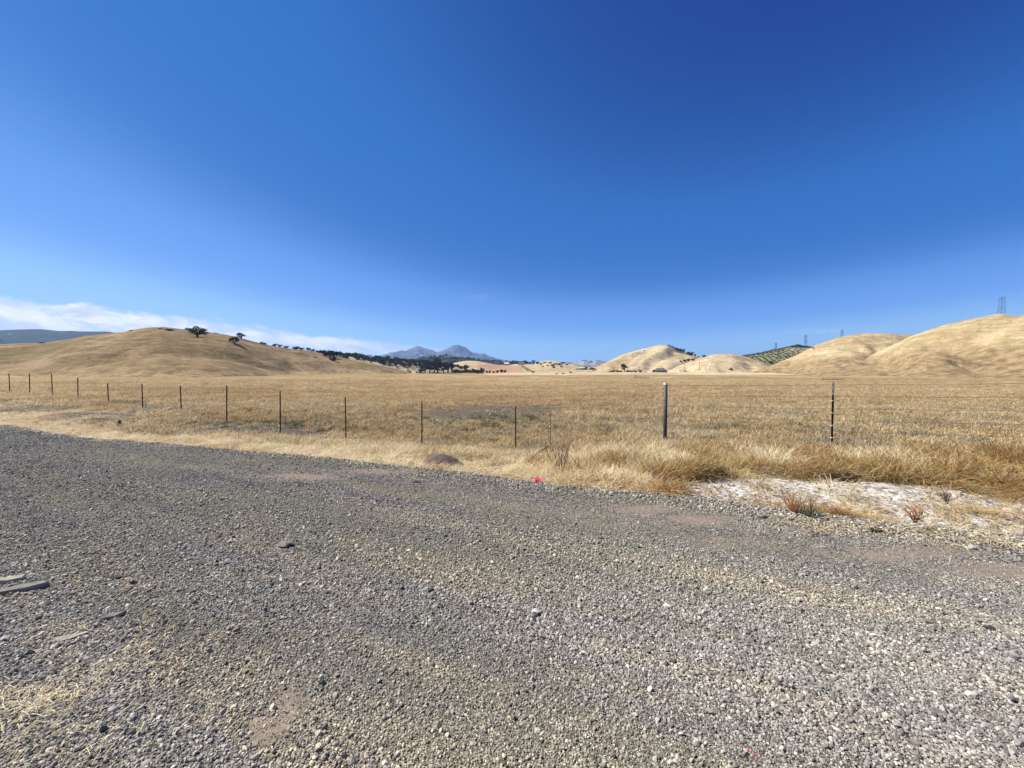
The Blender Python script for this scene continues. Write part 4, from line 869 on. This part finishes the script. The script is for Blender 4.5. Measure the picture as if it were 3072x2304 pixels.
for hn, n_, rng_px, sz in (('forest', 420, (1150, 1700), 13), ('far', 120, (1600, 1850), 22), ('wood', 200, (1000, 1400), 7)):
    H_ = HILLS[hn]
    for _ in range(n_):
        u_ = (random.uniform(*rng_px) - 1536) / FP; D_, _z = H_.crest(np.array([u_])); y_ = D_[0] - random.uniform(0, .8) * H_.wf * random.random(); x_ = u_ * y_
        if vnoise(x_ / (H_.wf * .25), y_ / (H_.wf * .25), 5) < -.1: continue
        s_ = sz * random.uniform(.6, 1.4); spec.append(((x_, y_, float(H_.z(np.array([x_]), np.array([y_]))[0]) - s_ * .1), s_, s_ * .7, 5000 + len(spec)))
clumps('distant_woods', spec, L_oak, 'far woods spread over the ridges below the mountain')

# ---------------------------------------------------------------- houses, poles, pylons
M_wall = plain('pale_wall', (.62, .58, .52), .9, 0, .1, 1, 0); M_tan = plain('tan_wall', (.30, .24, .18), .9, 0, .2, 1, 0); M_roof = plain('grey_roof', (.13, .12, .12), .9, 0, .2, 2, 0); M_roofw = plain('light_roof', (.55, .53, .50), .8, 0, .1, 2, 0); M_glass = plain('window_glass', (.02, .025, .03), .2, 0, .2, 1, 0); M_door = plain('door', (.12, .08, .06), .7, 0, .1, 1, 0)
def house(px, py, wpx, hpx, wall, roof, label, nwin=4):
    p = hit(px, py); w__ = wpx * p.y / FP; h = hpx * p.y / FP; d = w__ * .5; o = empty('house', (p.x, p.y + d / 2, p.z - .4)); tag(o, label, 'house'); hw = h * .58
    wl = MB(); wl.box((0, 0, hw / 2), (w__, d, hw)); wl.build('wall', wall, o)
    b = MB(); e = .05 * w__; V = [(-w__/2 - e, -d/2 - e, hw), (w__/2 + e, -d/2 - e, hw), (w__/2 + e, d/2 + e, hw), (-w__/2 - e, d/2 + e, hw), (-w__/2 + d*.35, 0, h + .4), (w__/2 - d*.35, 0, h + .4)]
    V = [Vector((a, b_, c + .003)) for a, b_, c in V]
    rf = mesh_py('roof', V, [[0,1,5,4],[2,3,4,5],[1,2,5],[3,0,4],[3,2,1,0]], roof, o)
    MB().box((w__ * .2, d * .1, h + .2), (.9, .9, 1.4)).build('chimney', wall, rf)
    for i in range(nwin):
        x_ = -w__ / 2 + w__ * (i + .5) / nwin; big_ = hw * .42
        if i == nwin // 2: MB().box((x_, -d/2 - .03, hw * .36), (1.1, .06, hw * .72)).build('door', M_door, o)
        else:
            fr_ = MB().box((x_, -d/2 - .03, hw * .55), (w__ / nwin * .55 + .2, .06, big_ + .2)).build('window', M_wall, o); MB().box((x_, -d/2 - .07, hw * .55), (w__ / nwin * .55, .04, big_)).build('pane', M_glass, fr_)
house(1984, 1117, 32, 13, M_tan, M_roof, 'low dark roofed farmhouse at the foot of the steep golden hill', 5)
tree(1962, 1118, 12, 12, 'bush', 'dark tree at the left end of the low farmhouse'); tree(1998, 1118, 6, 8, 'bush', 'small dark shrub at the right end of the low farmhouse', cat='shrub')
house(1769, 1110, 10, 9, M_wall, M_roofw, 'distant white house among small dark trees left of the steep golden hill', 3)
house(1744, 1107, 12, 5, M_wall, M_roofw, 'long low white building left of the distant white house', 3)
house(1520, 1096, 16, 9, M_wall, M_roofw, 'pale house on the ridge above the ploughed hill', 4)
house(1564, 1094, 20, 7, M_tan, M_roof, 'dark roofed house at the top of the dirt track', 4)
M_pole = plain('pole_wood', (.16, .10, .07), .9, 0, .2, 2, 0); M_pyl = plain('pylon_steel', (.06, .07, .09), .5, .4, .15, 1, 0)
for px, py, hpx, l in [(2054,1114,22,'leftmost wooden power pole in front of the low rounded hill'),(2098,1112,24,'tallest wooden power pole, with a reddish stem'),(2116,1111,11,'short wooden power pole between the tallest and the rightmost pole'),(2130,1111,12,'rightmost wooden power pole before the round black bush'),(1917,1116,16,'wooden power pole standing in the hedge near the lone tall tree')]:
    p = hit(px, py); h = hpx * p.y / FP; o = empty('power_pole', p); tag(o, l, 'power pole'); MB().tube([(0, 0, -.5), (0, 0, h)], [.24, .17], 8).build('pole', M_pole, o); MB().box((0, -.2, h - .5), (2.4, .14, .16)).build('crossarm', M_pole, o)
    for q in (-1, 0, 1): MB().tube([(q, -.2, h - .42), (q, -.2, h - .15)], .07, 6).build('insulator', M_wall, o)
def pylon(px, ptop, pbase, Y, wpx, label):
    base = at(px, pbase, Y); zt = at(px, ptop, Y).z; x_, y_ = base.x, base.y; zb = min(base.z, float(land_z(np.array([x_]), np.array([y_]))[0])); H = zt - zb; o = empty('transmission_tower', (x_, y_, zb)); tag(o, label, 'pylon')
    rt = .085 * Y / 700 + .03; bw_ = H * .11; tw = H * .035; b = MB()
    wz = lambda q: bw_ / 2 * (1 - q) ** 1.4 * (q < 1) + tw / 2
    lv = [0, .16, .30, .42, .53, .63, .72, .80, .87, .94, 1.0]
    cs = lambda q, i: Vector((wz(q) * (1, 1, -1, -1)[i], wz(q) * (1, -1, -1, 1)[i], q * H))
    for i in range(4): MB().tube([cs(q, i) for q in lv], rt, 5).build('leg', M_pyl, o)
    for a_, b2 in zip(lv[:-1], lv[1:]):
        for i in range(4): b.tube([cs(a_, i), cs(b2, (i + 1) % 4)], rt * .6, 4); b.tube([cs(a_, (i + 1) % 4), cs(b2, i)], rt * .6, 4); b.tube([cs(b2, i), cs(b2, (i + 1) % 4)], rt * .6, 4)
    b.build('lattice', M_pyl, o); aw = wpx * Y / FP / 2
    for q, k_ in ((.97, .95), (.84, 1.0), (.71, .95)):
        c = MB()
        for s_ in (-1, 1):
            for yy in (-tw / 2, tw / 2): c.tube([(0, yy, q * H), (s_ * aw * k_, 0, q * H)], rt * .8, 5); c.tube([(0, yy, q * H + H * .035), (s_ * aw * k_, 0, q * H)], rt * .7, 5)
        ca_ = c.build('crossarm', M_pyl, o)
        for s_ in (-1, 1): MB().tube([(s_ * aw * k_, 0, q * H), (s_ * aw * k_, 0, q * H - H * .045)], rt * 1.2, 5).build('insulator', M_pyl, ca_)
    return o
pylon(3003, 891, 985, 620, 20, 'large steel transmission tower above the hill at the right edge')
pylon(2525, 990, 1040, 1100, 9, 'transmission tower peeking over the domed golden hill')
pylon(2416, 1005, 1062, 1150, 7, 'transmission tower above the trees of the orchard crest')
pylon(2327, 1029, 1070, 1300, 5, 'smallest transmission tower, left over the orchard crest')
# pasture rail and trough far out in the field
def rails(px0, px1, py, hpx, label, n_=6):
    a, b_ = hit(px0, py), hit(px1, py); Yc = (a.y + b_.y) / 2; a = at(px0, py, Yc); b_ = at(px1, py, Yc); za = float(land_z(np.array([a.x]), np.array([Yc]))[0]); h = hpx * Yc / FP; L_ = b_.x - a.x
    o = empty('pasture_gate', (a.x, Yc, za)); tag(o, label, 'gate')
    for i in range(n_): MB().tube([(L_ * i / (n_ - 1), 0, -.3), (L_ * i / (n_ - 1), 0, h * (1.3 if i == 0 else .9))], .07 if i == 0 else .04, 6).build('post', M_pole, o)
    for q in (.45, .8): MB().tube([(0, 0, h * q), (L_, 0, h * q)], .04, 5).build('rail', M_greypaint, o)
rails(1905, 1945, 1136, 8, 'short pale railing with one dark post, far out left of the grey pipe post')
rails(2468, 2528, 1141, 6, 'long low dark railing in the field behind the black fence post', 5)
# dirt track up the ploughed hill
V = []
for q in np.linspace(0, 1, 24):
    for sd in (-1, 1):
        c_ = hit(1564 + 26 * q + sd * (4 + 4 * q), 1096 + 18 * q); V.append(c_ + Vector((0, 0, .35)))
mesh_np('dirt_track', np.array([tuple(v) for v in V]), grid_faces(24, 2), plain('track_earth', (.13, .10, .085), .95, 0, .3, .2, 0))['kind'] = 'structure'

# ---------------------------------------------------------------- air
me = bpy.data.meshes.new('haze'); b = MB().box((0, 3900, 240), (19000, 9000, 490)); me.from_pydata([tuple(v) for v in b.v], [], b.f)
hm = bpy.data.materials.new('haze'); hm.use_nodes = True; t = NT(hm.node_tree); t.n.clear()
vol = t.add('ShaderNodeVolumePrincipled', None, Color=(.42, .64, 1.0), Density=8e-5, Anisotropy=.2); t.add('ShaderNodeOutputMaterial', None, Volume=vol)
me.materials.append(hm); ho = bpy.data.objects.new('haze', me); COL.objects.link(ho); tag(ho, 'thin blue haze in front of the far ridges', kind='stuff')
print('trees', N_TREE[0])
